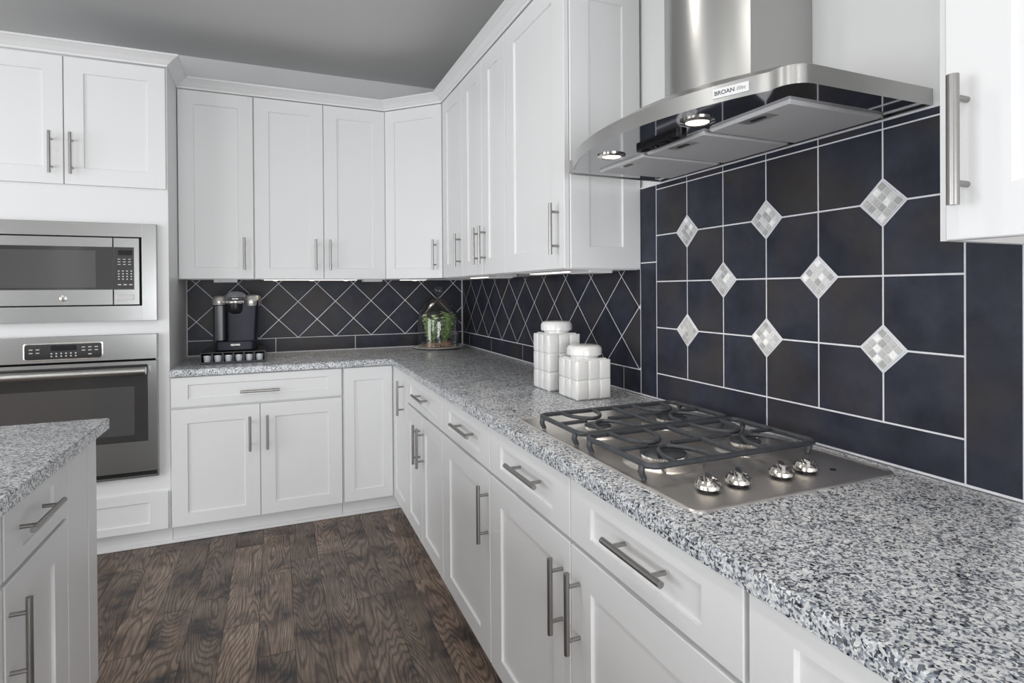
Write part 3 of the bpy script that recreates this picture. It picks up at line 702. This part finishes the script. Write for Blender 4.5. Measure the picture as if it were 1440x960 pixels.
# ------------------------------------------------------------------ under-cabinet lights
def strip(axis, a0, a1, c, z, spots, label, top=1.3990, w=0.045):
    if axis == 'x': ctr = ((a0+a1)/2, c, z)
    else: ctr = (c, (a0+a1)/2, z)
    t = thing('under_cabinet_light', label, 'light', ctr, 'under-cabinet strip lights')
    def bx(p0, p1, w_, z0, z1, be=0.001):
        b_ = BM(); return box(b_, p0, p1, c-w_, c+w_, z0, z1, be) if axis == 'x' else box(b_, c-w_, c+w_, p0, p1, z0, z1, be)
    obj('housing', bx(a0, a1, w, z+0.004, top), PLASTW, t); obj('lens', bx(a0+0.01, a1-0.01, w-0.008, z+0.001, z+0.0038, 0.0004), STRIP, t)
    for s in spots:
        b_ = BM(); lathe(b_, (s, c, z) if axis == 'x' else (c, s, z), [(0, -0.002), (0.010, -0.002), (0.013, 0.0008)], 20); obj('spotlight', b_, LED, t, 40)
        l = bpy.data.lights.new('spot', 'SPOT'); l.energy = 0.9; l.spot_size = math.radians(120); l.spot_blend = 0.6; l.color = (1, 0.86, 0.68); l.shadow_soft_size = 0.012
        o = bpy.data.objects.new('spot_beam', l); COL.objects.link(o); o.parent = t
        o.location = Vector((s-t.location.x, 0, -0.006)) if axis == 'x' else Vector((0, s-t.location.y, -0.006))
def blockbox(axis, a0, a1, c, z0, z1, label, w=0.05):
    bm = BM()
    box(bm, a0, a1, c-w, c+w, z0, z1, 0.003) if axis == 'x' else box(bm, c-w, c+w, a0, a1, z0, z1, 0.003)
    o = obj('light_driver_box', bm, PLASTW); tag(o, label, 'box', 'white driver boxes under the wall cabinets')
strip('x', -1.345, -0.775, -0.20, 1.381, (-1.27, -1.06, -0.85), 'strip light with three glowing spots under the back wall cabinets')
strip('x', -0.505, -0.32, -0.20, 1.381, (-0.40,), 'short strip light with one glowing spot under the corner cabinet', top=1.3975)
strip('y', -1.13, -0.75, -0.17, 1.382, (), 'glowing strip light under the double-door cabinet on the right wall', w=0.03)
strip('y', -2.02, -1.62, -0.17, 1.382, (), 'glowing strip light under the right wall cabinet nearest the range hood', w=0.03)
blockbox('x', -1.605, -1.478, -0.20, 1.368, 1.400, 'flat white driver box directly above the coffee maker')
blockbox('x', -0.745, -0.625, -0.20, 1.372, 1.400, 'flat white driver box under the back wall cabinets, close to the corner')
blockbox('y', -1.27, -1.14, -0.17, 1.374, 1.400, 'flat white driver box under the right wall cabinets, middle of the run', 0.045)
blockbox('y', -2.18, -2.03, -0.15, 1.374, 1.400, 'flat white driver box under the panelled cabinet end near the range hood', 0.05)

# ------------------------------------------------------------------ range hood
t = thing('range_hood', 'stainless steel range hood with curved front rim and chimney above the cooktop', 'range hood', (-0.02, -2.79, 1.695))
HC, HW, HZ = -2.79, 0.4525, 1.695
def hood_outline(inset, z, z_front=0.0):
    """plan outline from the wall, round the bowed front, back to the wall"""
    xs, xp, r = -0.352+inset*0.9, -0.484+inset, 0.045
    w = HW-inset; pts = []
    # front arc between y = HC-w and HC+w, bow from xs to xp
    bow = xs-xp; Rr = (w*w+bow*bow)/(2*bow); cx = xp+Rr
    n = 30; arc = []
    for k in range(n+1):
        y = -w+2*w*k/n; arc.append((cx-math.sqrt(Rr*Rr-y*y), y))
    # round the corners by replacing the ends
    def corner(p, sgn):
        out = []
        for k in range(7):
            a = math.radians(90*k/6)
            out.append((p[0]+r*(1-math.sin(a)) , sgn*(w-r*(1-math.cos(a)))))
        return out
    near = [q for q in arc if abs(q[1]) <= w-r]
    e = near[0][0]
    c0 = [(e+r-r*math.sin(math.radians(90*k/6)), -w+r-r*math.cos(math.radians(90*k/6))) for k in range(7)]
    c1 = [(x, -y) for x, y in c0[::-1]]
    pl = [(0.0085, -w)]+c0+near+c1+[(0.0085, w)]
    return [Vector((x, HC+y, z)) for x, y in pl]
bm = BM()
loft(bm, [hood_outline(0.006, HZ+0.003), hood_outline(0.0, HZ), hood_outline(0.0, HZ+0.036), hood_outline(0.003, HZ+0.038)], cap0=False, cap1=False)
obj('rim', bm, STEELH, t, 35)
bm = BM(); o1 = hood_outline(0.004, HZ+0.0375)
def chim_outline(z, w=0.163, xf=-0.20, bow=0.078):
    pts = [Vector((0.0085, HC-w, z)), Vector((xf*0.5, HC-w, z))]
    n = 24
    for k in range(n+1):
        y = -w+2*w*k/n; c = math.cos(math.pi/2*y/w); pts.append(Vector((xf-bow*(1-(y/w)**2), HC+y, z)))
    pts += [Vector((xf*0.5, HC+w, z)), Vector((0.0085, HC+w, z))]
    return pts
def resample(pl, n):
    d = [0]
    for a, b in zip(pl, pl[1:]): d.append(d[-1]+(b-a).length)
    out = []; j = 0
    for k in range(n):
        s = d[-1]*k/(n-1)
        while j < len(pl)-2 and d[j+1] < s: j += 1
        q = (s-d[j])/max(1e-9, d[j+1]-d[j]); out.append(pl[j].lerp(pl[j+1], min(1, max(0, q))))
    return out
ra = resample(o1, 60); rb_ = resample(chim_outline(HZ+0.105, 0.20, -0.23, 0.08), 60)
rings = []
for k in range(9):
    q = k/8; h = math.sin(q*math.pi/2)
    rings.append([Vector((a.x+(b.x-a.x)*q, a.y+(b.y-a.y)*q, a.z+(b.z-a.z)*h)) for a, b in zip(ra, rb_)])
loft(bm, rings, cap0=False); obj('canopy', bm, STEELH, t, 40)
bm = BM(); loft(bm, [chim_outline(HZ+0.085), chim_outline(CZ-0.001)]); obj('chimney', bm, STEELH, t, 30)
bm = BM(); loft(bm, [hood_outline(0.0065, HZ+0.0035), hood_outline(0.0065, HZ+0.0075)]); un_ = obj('underside_panel', bm, MIRR, t, label='mirror polished steel underside')
fy = [(-2.653, -2.418), (-2.903, -2.672), (-3.155, -2.922)]
for (a, b) in fy:
    bm = BM(); loft(bm, [[Vector((p.x, p.y, z)) for p in rrect(-0.302+e_, -0.020-e_, a+e_, b-e_, 0.004, 0)] for z, e_ in ((HZ+0.0034, 0), (HZ+0.000, 0), (HZ-0.0045, 0.004))])
    f = obj('grease_filter', bm, FILT, t, label='grey mesh grease filter')
    m_ = (a+b)/2
    bm = BM(); box(bm, -0.296, -0.258, m_-0.05, m_+0.03, HZ-0.0055, HZ-0.0046, 0.0002); obj('latch_plate', bm, SILVP, f)
    bm = BM(); loft(bm, [[Vector((p.x, p.y, z)) for p in rrect(-0.284, -0.270, m_-0.032, m_+0.010, 0.0065, 0)] for z in (HZ-0.0056, HZ-0.0066)]); obj('latch', bm, BLACKP, f)
    bm = BM(); box(bm, -0.0195, -0.014, a, b, HZ-0.0035, HZ+0.0034); obj('filter_edge', bm, CHROME, f)
for y in (-2.606, -2.966):
    bm = BM(); lathe(bm, (-0.375, y, HZ+0.0036), [(0.040, 0.0), (0.040, -0.003), (0.030, -0.0065), (0.0265, -0.005), (0.0265, 0.0)], 32); lp = obj('lamp', bm, CHROME, t, 40, label='round chrome-ringed hood lamp')
    bm = BM(); lathe(bm, (-0.375, y, HZ+0.0030), [(0.0, -0.003), (0.026, -0.003), (0.026, 0.0)], 32); obj('lamp_lens', bm, HLAMP, lp, label='glowing warm lens')
    l = bpy.data.lights.new('hood_spot', 'SPOT'); l.energy = 5.0; l.spot_size = math.radians(115); l.spot_blend = 0.7; l.color = (1, 0.9, 0.78); l.shadow_soft_size = 0.02
    o = bpy.data.objects.new('hood_spot', l); COL.objects.link(o); o.parent = t; o.location = Vector((-0.375, y, HZ-0.006))-Vector(t.location)
bm = BM(); loft(bm, [[Vector((p.x, p.y, z)) for p in rrect(-0.362, -0.330, -2.885, -2.700, 0.014, 0)] for z in (HZ+0.0033, HZ-0.007, )]); cp = obj('control_panel', bm, BLACKP, t)
for k in range(4):
    bm = BM(); box(bm, -0.352, -0.340, -2.865+k*0.042, -2.842+k*0.042, HZ-0.0092, HZ-0.0072, 0.001); obj('button', bm, DISP, cp)
# maker's badge on the rim
def rimpt(y):
    pl = [p for p in hood_outline(0.0, HZ+0.018)]
    for a, b in zip(pl[8:], pl[9:]):
        if a.y <= y <= b.y: q = (y-a.y)/(b.y-a.y); return a.lerp(b, q), (b-a).normalized()
p0, tg = rimpt(-3.115)
ux = -tg; nx = ux.cross(Vector((0, 0, 1)))
bm = BM(); hw_, hh = 0.037, 0.0095
loft(bm, [[p0+ux*a*hw_+Vector((0, 0, b*hh))+nx*n for a, b in ((-1, -1), (1, -1), (1, 1), (-1, 1))] for n in (-0.001, 0.0022)])
bd = obj('badge', bm, PLASTW, t, label='small bright maker badge')
p1 = p0+nx*0.0023
obj('badge_lettering', text_bm('BROAN', 0.0125, p1-ux*0.012, ux, Vector((0, 0, 1)), 0.0005), BLACKP, bd)
obj('badge_lettering', text_bm('Elite', 0.0105, p1+ux*0.022, ux, Vector((0, 0, 1)), 0.0004, 0.3), NICKEL, bd)

# ------------------------------------------------------------------ gas cooktop
t = thing('gas_cooktop', 'stainless four-burner gas cooktop set in the granite under the range hood', 'cooktop', (-0.31, -2.80, C))
X0, X1, Y1_, Y0_ = -0.588, -0.045, -3.205, -2.405
def rr(i, z, r=0.022): return rrect(X0+i, X1-i, Y1_+i, Y0_-i, max(0.004, r-i*0.5), z, 6)
bm = BM(); loft(bm, [rr(0, C+0.0003), rr(0, C+0.0035), rr(0.002, C+0.0055), rr(0.005, C+0.0058), rr(0.008, C+0.0040), rr(0.030, C+0.0045)])
plate = obj('steel_deck', bm, TOPST, t, 25)
BUR = [(-0.452, -2.650, 0.036), (-0.205, -2.650, 0.044), (-0.452, -2.935, 0.052), (-0.205, -2.935, 0.036)]
for (bx_, by_, br_) in BUR:
    bm = BM(); r0 = br_+0.040
    lathe(bm, (bx_, by_, C+0.0046), [(r0, 0.0), (r0-0.004, 0.003), (r0-0.012, 0.004), (r0-0.020, 0.010), (br_+0.004, 0.012), (br_-0.004, 0.012), (0.0, 0.012)], 40)
    b_ = obj('burner', bm, TOPST, t, 35)
    bm = BM(); n = 48; z = C+0.0150
    prof_r = [br_*0.93 if k % 2 else br_*0.86 for k in range(n*2)]
    loft(bm, [[Vector((bx_+r*math.cos(math.pi*k/n), by_+r*math.sin(math.pi*k/n), zz)) for k, r in enumerate(prof_r)] for zz in (z, z+0.008)])
    obj('flame_ring', bm, ALU, b_, 20)
    bm = BM(); lathe(bm, (bx_, by_, z+0.0082), [(0, 0), (br_, 0.0), (br_+0.001, 0.003), (br_-0.004, 0.0055), (br_*0.6, 0.0065), (0, 0.007)], 40)
    obj('burner_cap', bm, IRON, b_, 35, label='dark enamel burner cap')
    bm = BM(); tube(bm, [(bx_+br_+0.012, by_+0.01, C+0.016), (bx_+br_+0.012, by_+0.01, C+0.029)], 0.0022, 8); obj('igniter', bm, CERAM, b_, 40)
# knobs
for (kx, ky) in ((-0.490, -3.125), (-0.413, -3.125), (-0.296, -3.125), (-0.219, -3.120)):
    bm = BM(); n = 28; c_ = Vector((kx, ky, C+0.0046)); rings = []
    for zz, a, b in ((0.0, 0.019, 0.019), (0.004, 0.019, 0.019)): rings.append([c_+Vector((a*math.cos(2*math.pi*k/n), b*math.sin(2*math.pi*k/n), zz)) for k in range(n)])
    loft(bm, rings); k_ = obj('knob', bm, BLACKP, t, 40, label='round control knob')
    bm = BM(); rings = []
    for zz, a in ((0.005, 0.0235), (0.008, 0.0262), (0.014, 0.0250), (0.020, 0.0205), (0.022, 0.018)): rings.append([c_+Vector((a*math.cos(2*math.pi*k/n), a*math.sin(2*math.pi*k/n)*1.0, zz)) for k in range(n)])
    rings.append([c_+Vector((0.015*math.cos(2*math.pi*k/n), 0.015*math.sin(2*math.pi*k/n), 0.0205)) for k in range(n)])
    loft(bm, rings)
    rg = []
    for zz, a, b in ((0.0160, 0.0100, 0.0245), (0.0255, 0.0085, 0.0225), (0.0300, 0.0060, 0.0190)):
        rg.append([c_+Vector((0.8*(a*math.cos(2*math.pi*k/16))+0.6*(b*math.sin(2*math.pi*k/16)), -0.6*(a*math.cos(2*math.pi*k/16))+0.8*(b*math.sin(2*math.pi*k/16)), zz)) for k in range(16)])
    loft(bm, rg)
    obj('knob_grip', bm, CHROME, k_, 25, label='bright chrome knob top')
bm = BM(); lathe(bm, (-0.155, -3.135, C+0.0046), [(0.006, 0), (0.006, 0.0012), (0, 0.0012)], 20); obj('deck_dot', bm, BLACKP, t, label='small dark dot on the steel deck')  # dark disk for the small black dot in the deck
# grates
def grate(yf, yn, label):
    XF, XR, z, r = -0.572, -0.100, 0.9530, 0.0064
    g = thing('burner_grate', label, 'grate', ((XF+XR)/2, (yf+yn)/2, C+0.005), 'cast iron grates on the cooktop')
    bm = BM(); tube(bm, rrect(XF, XR, yn, yf, 0.022, z, 6), r, 10, closed=True); obj('frame', bm, IRON, g, 60)
    xm = -0.328
    bm = BM(); tube(bm, [(xm, yf, z), (xm, yn, z)], r, 10); obj('crossbar', bm, IRON, g, 60)
    for bx_ in (-0.452, -0.205):
        by_ = (yf+yn)/2
        for s, ye in ((1, yf), (-1, yn)):
            tip = by_+s*0.018; bm = BM(); pts = []
            for k in range(17):
                a = math.pi*k/16; pts.append((bx_-0.052*math.cos(a)*(0.75+0.25*abs(math.cos(a))), ye-(ye-tip)*math.sin(a)**0.8, z+0.001))
            tube(bm, pts, r*0.86, 8); obj('pan_support', bm, IRON, g, 60, label='curved loop of the grate over the burner')
        e0 = XF if bx_ < -0.3 else XR
        bm = BM(); tube(bm, [(e0, by_, z), (bx_+(0.034 if e0 > bx_ else -0.034), by_, z+0.001)], r*0.86, 8); obj('finger', bm, IRON, g, 60)
        bm = BM(); tube(bm, [(xm, by_, z), (bx_+(0.036 if xm > bx_ else -0.036), by_, z+0.001)], r*0.86, 8); obj('finger', bm, IRON, g, 60)
    for x, sx in ((XF, -1), (XR, 1)):
        for y in (yf-0.026, yn+0.026):
            bm = BM(); tube(bm, [(x-sx*0.004, y, z), (x+sx*0.003, y, z-0.006), (x+sx*0.005, y, z-0.015), (x+sx*0.002, y, z-0.022), (x-sx*0.002, y, C+0.0100), (x-sx*0.002, y, C+0.0066)], [0.0068, 0.0072, 0.0070, 0.0066, 0.0062, 0.0062], 12)
            obj('leg', bm, IRON, g, 60)
    return g
grate(-2.528, -2.768, 'cast iron grate over the two burners nearer the canisters')
grate(-2.790, -3.052, 'cast iron grate over the two burners beside the knobs')

# ------------------------------------------------------------------ white ceramic canisters
def canister(x0, x1, y0, y1, top, rows, label, lid_r, lc):
    cx, cy = (x0+x1)/2, (y0+y1)/2
    t = thing('canister', label, 'canister', (cx, cy, C), 'white ceramic canisters by the cooktop')
    bm = BM(); dp = 0.006; sh = 0.011
    box(bm, x0+dp, x1-dp, y0+dp, y1-dp, C+0.0005, top-0.004, 0.003)
    zb = C+0.002; H_ = (top-sh*0.4-zb)/rows
    faces = [(Vector((x0+dp, cy, 0)), Vector((0, 1, 0)), Vector((-1, 0, 0)), y1-y0), (Vector((x1-dp, cy, 0)), Vector((0, 1, 0)), Vector((1, 0, 0)), y1-y0),
             (Vector((cx, y0+dp, 0)), Vector((1, 0, 0)), Vector((0, -1, 0)), x1-x0), (Vector((cx, y1-dp, 0)), Vector((1, 0, 0)), Vector((0, 1, 0)), x1-x0)]
    for (o, u, n, wd) in faces:
        W_ = wd-2*dp+dp*1.2
        for i in range(3):
            for j in range(rows):
                u0, u1 = -W_/2+W_*i/3, -W_/2+W_*(i+1)/3; v0, v1 = zb+H_*j, zb+H_*(j+1)
                rg = []
                for e_, nn in ((0.0, -0.001), (0.0008, 0.0012), (0.0045, dp*0.85), (0.0075, dp)):
                    rg.append([o+u*a+n*nn+Vector((0, 0, b)) for a, b in ((u0+e_, v0+e_), (u1-e_, v0+e_), (u1-e_, v1-e_), (u0+e_, v1-e_))])
                loft(bm, rg, cap0=False)
    # shoulder
    for q in (0,):
        loft(bm, [rrect(x0+0.004, x1-0.004, y0+0.004, y1-0.004, 0.006, top-0.010), rrect(x0+0.014, x1-0.014, y0+0.014, y1-0.014, 0.008, top)])
    lathe(bm, (lc[0], lc[1], top), [(lid_r*0.80, -0.002), (lid_r*0.80, 0.011), (0, 0.011)], 40)
    obj('jar', bm, CERAM, t, 30)
    bm = BM(); n = 48; rings = []
    for zz, a in ((0.0085, 0.90), (0.0095, 0.97), (0.012, 1.0), (0.030, 1.0), (0.036, 0.97), (0.042, 0.90), (0.045, 0.82), (0.046, 0.0001)):
        rings.append([Vector((lc[0]+lid_r*a*(1.0 if k % 6 else 0.975)*math.cos(2*math.pi*k/n), lc[1]+lid_r*a*(1.0 if k % 6 else 0.975)*math.sin(2*math.pi*k/n), top+zz)) for k in range(n)])
    loft(bm, rings); obj('lid', bm, CERAM, t, 30)
canister(-0.292, -0.146, -2.018, -1.874, 1.140, 3, 'taller white ceramic canister with three rows of square blocks, set behind', 0.063, (-0.219, -1.946))
canister(-0.283, -0.137, -2.228, -2.082, 1.062, 2, 'shorter white ceramic canister with two rows of blocks beside the cooktop', 0.065, (-0.210, -2.155))

# ------------------------------------------------------------------ coffee maker on its pod drawer
XA, XB = -1.652, -1.325
tr = thing('pod_drawer', 'black coffee pod drawer with six compartments beneath the coffee maker', 'drawer', (-1.49, -0.32, C))
bm = BM(); ya, yb = -0.490, -0.165
box(bm, XA, XB, ya, yb, C+0.0005, C+0.007, 0.001); box(bm, XA, XB, ya, yb, C+0.060, C+0.066, 0.001)
box(bm, XA, XA+0.006, ya, yb, C+0.007, C+0.060); box(bm, XB-0.006, XB, ya, yb, C+0.007, C+0.060); box(bm, XA, XB, yb-0.006, yb, C+0.007, C+0.060)
obj('casing', bm, BLACKP, tr)
bm = BM(); wd = (XB-XA-0.012)/6
for k in range(1, 6): box(bm, XA+0.006+wd*k-0.0035, XA+0.006+wd*k+0.0035, ya+0.003, yb-0.10, C+0.0072, C+0.0598)
box(bm, XA+0.006, XB-0.006, ya+0.002, ya+0.005, C+0.0072, C+0.013)
obj('dividers', bm, BLACKP, tr)
ORD = ['leftmost', 'second', 'third', 'fourth', 'fifth', 'rightmost']
first = None
for k in range(6):
    px = XA+0.006+wd*(k+0.5); loc = (px, ya+0.031, C+0.0074)
    lab = '%s coffee pod in the black drawer under the coffee maker' % (ORD[k] if k in (0, 5) else ORD[k]+' from the left')
    if first is None:
        first = thing('coffee_pod', lab, 'coffee pod', loc, 'coffee pods in the drawer')
        bm = BM(); lathe(bm, loc, [(0, 0), (0.0165, 0), (0.0175, 0.001), (0.0215, 0.036), (0.0215, 0.0375), (0, 0.0375)], 28); obj('cup', bm, CUPW, first, 40)
        bm = BM(); lathe(bm, loc, [(0, 0.0376), (0.0225, 0.0376), (0.0225, 0.0405), (0, 0.041)], 28); obj('foil_lid', bm, CUPF, first, 40)
    else:
        c = first.copy(); COL.objects.link(c); c.location = loc; c['label'] = lab
        for ch in list(first.children):
            d = ch.copy(); COL.objects.link(d); d.parent = c
Z0 = C+0.0665
cm = thing('coffee_maker', 'dark navy single-serve coffee maker with silver shoulders, at the left of the counter', 'coffee maker', (-1.48, -0.30, Z0))
def rb(x0, x1, y0, y1, z0, z1, r=0.012, n=0.004):
    bm = BM(); return loft(bm, [rrect(x0+n, x1-n, y0+n, y1-n, r, z0, 5), rrect(x0, x1, y0, y1, r, z0+n, 5), rrect(x0, x1, y0, y1, r, z1-n, 5), rrect(x0+n, x1-n, y0+n, y1-n, r, z1, 5)])
obj('base', rb(-1.588, -1.372, -0.430, -0.170, Z0+0.0003, Z0+0.052, 0.03), NAVYP, cm, 40)
bm = BM(); loft(bm, [rrect(-1.527-q*0.0, -1.362-0.012*(1-q), -0.405, -0.180, 0.018, Z0+0.0522+q*(1.262-Z0-0.0522), 5) for q in (0, 0.5, 1)])
obj('body', bm, NAVYP, cm, 40)
obj('reservoir', rb(-1.600, -1.529, -0.385, -0.185, Z0+0.0524, 1.238, 0.022), SMOKE, cm, 40, label='smoky translucent water reservoir')
def dome(cx, cy, rx, ry, z0, z1, n=32, flat=0.35, pw=0.45):
    bm = BM(); rg = []
    for k in range(8):
        a = math.pi/2*k/7; s = max(1e-4, math.cos(a)**pw) if k < 7 else 1e-4
        rg.append([Vector((cx+rx*s*math.cos(2*math.pi*j/n), cy+ry*s*math.sin(2*math.pi*j/n), z0+flat*(z1-z0)+(1-flat)*(z1-z0)*math.sin(a))) for j in range(n)])
    rg.insert(0, [Vector((cx+rx*0.96*math.cos(2*math.pi*j/n), cy+ry*0.96*math.sin(2*math.pi*j/n), z0)) for j in range(n)])
    return loft(bm, rg)
obj('shoulder', dome(-1.564, -0.30, 0.045, 0.112, 1.2385, 1.290), SILVP, cm, 50, label='rounded silver reservoir lid')
obj('shoulder', dome(-1.396, -0.30, 0.049, 0.122, 1.232, 1.296), SILVP, cm, 50, label='rounded silver control shoulder')
bm = BM(); box(bm, -1.415, -1.368, -0.355, -0.285, 1.2915, 1.2985, 0.003); obj('button_panel', bm, BLACKP, cm, label='dark button cluster')
bm = BM(); lathe(bm, (-1.482, -0.372, 0), [(0.0, 1.186), (0.036, 1.187), (0.046, 1.196), (0.050, 1.215), (0.052, 1.250), (0.050, 1.262), (0, 1.262)], 36); obj('brew_head', bm, BLACKP, cm, 40)
bm = BM(); lathe(bm, (-1.482, -0.372, 0), [(0.0535, 1.246), (0.0565, 1.250), (0.0565, 1.258), (0.0535, 1.262)], 36); bm2 = bm; obj('chrome_ring', bm, CHROME, cm, 40)
bm = BM(); lathe(bm, (-1.482, -0.355, 0), [(0.0, 1.2622), (0.056, 1.2622), (0.057, 1.275), (0.052, 1.296), (0.040, 1.309), (0.018, 1.315), (0, 1.316)], 36); obj('lid', bm, GREYP, cm, 40, label='domed grey lid')
bm = BM(); box(bm, -1.522, -1.442, -0.415, -0.395, 1.264, 1.281, 0.004); lb = obj('lid_handle', bm, BLACKP, cm)
obj('lettering', text_bm('KEURIG', 0.014, (-1.482, -0.4305, Z0+0.032), (1, 0, 0), (0, 0, 1), 0.0004), SILVP, cm)
obj('lettering', text_bm('KEURIG', 0.009, (-1.482, -0.4155, 1.2725), (1, 0, 0), (0, 0, 1), 0.0004), SILVP, cm)
bm = BM(); tube(bm, [(-1.366, -0.20, Z0+0.02), (-1.352, -0.13, Z0+0.0), (-1.345, -0.08, Z0-0.02), (-1.340, -0.03, C+0.02), (-1.338, -0.012, C+0.006)], 0.003, 8); obj('power_cord', bm, BLACKP, cm, 60)

# ------------------------------------------------------------------ glass dome with herbs
DX, DY = -0.235, -0.187
pt = thing('serving_plate', 'round pewter plate under the glass dome in the counter corner', 'plate', (DX, DY, C))
bm = BM(); lathe(bm, (DX, DY, C), [(0, 0.0006), (0.10, 0.0006), (0.115, 0.004), (0.160, 0.0095), (0.170, 0.011), (0.171, 0.014), (0.160, 0.0135), (0.145, 0.0095), (0, 0.0085)], 56)
obj('dish', bm, PEWT, pt, 40)
ds = thing('glass_dome', 'clear glass bell dome with round knob covering green herbs', 'glass dome', (DX, DY, C+0.0135))
def dprof(r, top, z0=0.0):
    p = [(r, z0), (r, 0.17)]
    for k in range(1, 13):
        a = math.pi/2*k/12; p.append((max(0.016, r*math.cos(a)), 0.17+(top-0.17)*math.sin(a)))
    return p
bm = BM(); zb = C+0.0105
outer = dprof(0.139, 0.335); inner = dprof(0.1365, 0.332)
lathe(bm, (DX, DY, zb), [(0.1365, 0.0)]+[(0.142, 0.0), (0.142, 0.003)]+outer+[(0.011, 0.338)], 56)
lathe(bm, (DX, DY, zb), inner+[(0.0, 0.332)], 56)
obj('dome', bm, GLASS, ds, 50)
bm = BM(); lathe(bm, (DX, DY, zb), [(0.0, 0.334), (0.024, 0.336), (0.025, 0.342), (0.014, 0.349), (0.012, 0.354), (0.020, 0.360), (0.0285, 0.372), (0.031, 0.386), (0.0285, 0.400), (0.020, 0.410), (0.008, 0.4155), (0, 0.416)], 36)
obj('knob', bm, GLASS, ds, 60, label='solid glass ball knob')
def herb(cx, cy, label, seed, lean, hgt, mats):
    rd = random.Random(seed); zb = C+0.0095
    t = thing('potted_herb', label, 'plant', (cx, cy, zb), 'herbs under the glass dome')
    bm = BM()
    for k in range(120):
        a, q = rd.uniform(0, 6.28), rd.random()**0.5*0.050; s = rd.uniform(0.004, 0.009)
        c_ = Vector((cx+q*math.cos(a), cy+q*math.sin(a), zb+0.004+rd.random()*0.040*(1-(q/0.056)**3)))
        tt = bmesh.new(); bmesh.ops.create_icosphere(tt, subdivisions=1, radius=1)
        M_ = Matrix.Rotation(rd.uniform(0, 6), 3, 'Z') @ Matrix.Rotation(rd.uniform(0, 6), 3, 'X')
        for v in tt.verts: v.co = c_+M_ @ Vector((v.co.x*s, v.co.y*s*0.7, v.co.z*s*0.45))
        for v in tt.verts: v.co.z = max(v.co.z, zb+0.0006)
        merge(bm, tt)
    lathe(bm, (cx, cy, zb), [(0.040, 0.0008), (0.044, 0.012), (0.036, 0.030), (0, 0.034)], 18)
    obj('bark_mulch', bm, BARK, t)['kind'] = 'stuff'
    st = BM(); lf = BM()
    for k in range(20):
        a = rd.uniform(0, 6.28); q = rd.random()*0.022; h = hgt*rd.uniform(0.65, 1.0); sp = rd.uniform(0.2, 1.0)*0.050
        dx, dy = math.cos(a)*sp+lean[0], math.sin(a)*sp+lean[1]; pts = []
        for j in range(8):
            f = j/7; pts.append(Vector((cx+q*math.cos(a)+dx*f**1.6, cy+q*math.sin(a)+dy*f**1.6, zb+0.02+h*f)))
        for p in pts:
            v = Vector((p.x-DX, p.y-DY)); 
            if v.length > 0.118: v = v.normalized()*0.118; p.x, p.y = DX+v.x, DY+v.y
        tube(st, pts, [0.0022-0.0013*j/7 for j in range(8)], 6)
        for j in range(2, 8):
            for m_ in range(3 if j > 3 else 2):
                la = rd.uniform(0, 6.28); ln = rd.uniform(0.020, 0.038); w = ln*rd.uniform(0.34, 0.5); up = rd.uniform(-0.1, 0.8)
                d = Vector((math.cos(la), math.sin(la), up)).normalized(); s = d.cross(Vector((0, 0, 1))).normalized(); nn = s.cross(d)
                b0 = pts[j]
                e = b0+d*ln
                if Vector((e.x-DX, e.y-DY)).length > 0.124: continue
                L0 = []
                for (f, ww, dr_) in ((0.0, 0.0, 0), (0.25, 0.75, 0.0), (0.55, 1.0, -0.06), (0.8, 0.6, -0.14), (1.0, 0.0, -0.25)):
                    c_ = b0+d*ln*f+nn*ln*dr_
                    L0.append((c_, ww*w))
                for sd_ in (1, -1):
                    prev = None
                    for (c_, ww) in L0:
                        cur = (c_, c_+s*sd_*ww+nn*ww*0.35)
                        if prev:
                            q_ = [prev[0], cur[0], cur[1], prev[1]]; vv = []
                            for x in q_:
                                if not vv or (x-vv[-1]).length > 1e-5: vv.append(x)
                            if (vv[0]-vv[-1]).length < 1e-5: vv.pop()
                            if len(vv) > 2: lf.faces.new([lf.verts.new(x) for x in vv]).material_index = 0 if rd.random() < 0.6 else 1
                        prev = cur
    obj('stems', st, STEM, t, 60); bmesh.ops.remove_doubles(lf, verts=lf.verts, dist=1e-5)
    obj('leaves', lf, mats, t, None, recalc=False)
herb(-0.287, -0.215, 'pale bushy herb plant on the left side under the glass dome', 5, (-0.022, -0.01), 0.190, [LEAFP, LEAF])
herb(-0.190, -0.185, 'taller bright green herb plant on the right side under the glass dome', 9, (0.030, -0.01), 0.215, [LEAF, LEAFP])

# ------------------------------------------------------------------ ceiling lamps added above the frame as soft fill
for k, (x, y) in enumerate(CEIL_FILL_LAMPS):
    t = thing('ceiling_fill_light', 'round recessed ceiling fill lamp added out of view', 'light', (x, y, CZ), 'added ceiling fill lamps')
    bm = BM(); lathe(bm, (x, y, CZ), [(0.075, -0.0005), (0.080, -0.004), (0.062, -0.008), (0.058, -0.0005)], 32); obj('trim_ring', bm, PLASTW, t, 40)
    bm = BM(); lathe(bm, (x, y, CZ), [(0, -0.003), (0.057, -0.003), (0.057, -0.0008)], 32); obj('lens', bm, CANLENS, t)
    l = bpy.data.lights.new('downlight_fill', 'AREA'); l.shape = 'DISK'; l.size = 0.15; l.energy = CEIL_POWER; l.color = (1, 0.96, 0.90)
    o = bpy.data.objects.new('downlight_fill', l); COL.objects.link(o); o.parent = t; o.location = (0, 0, -0.012)
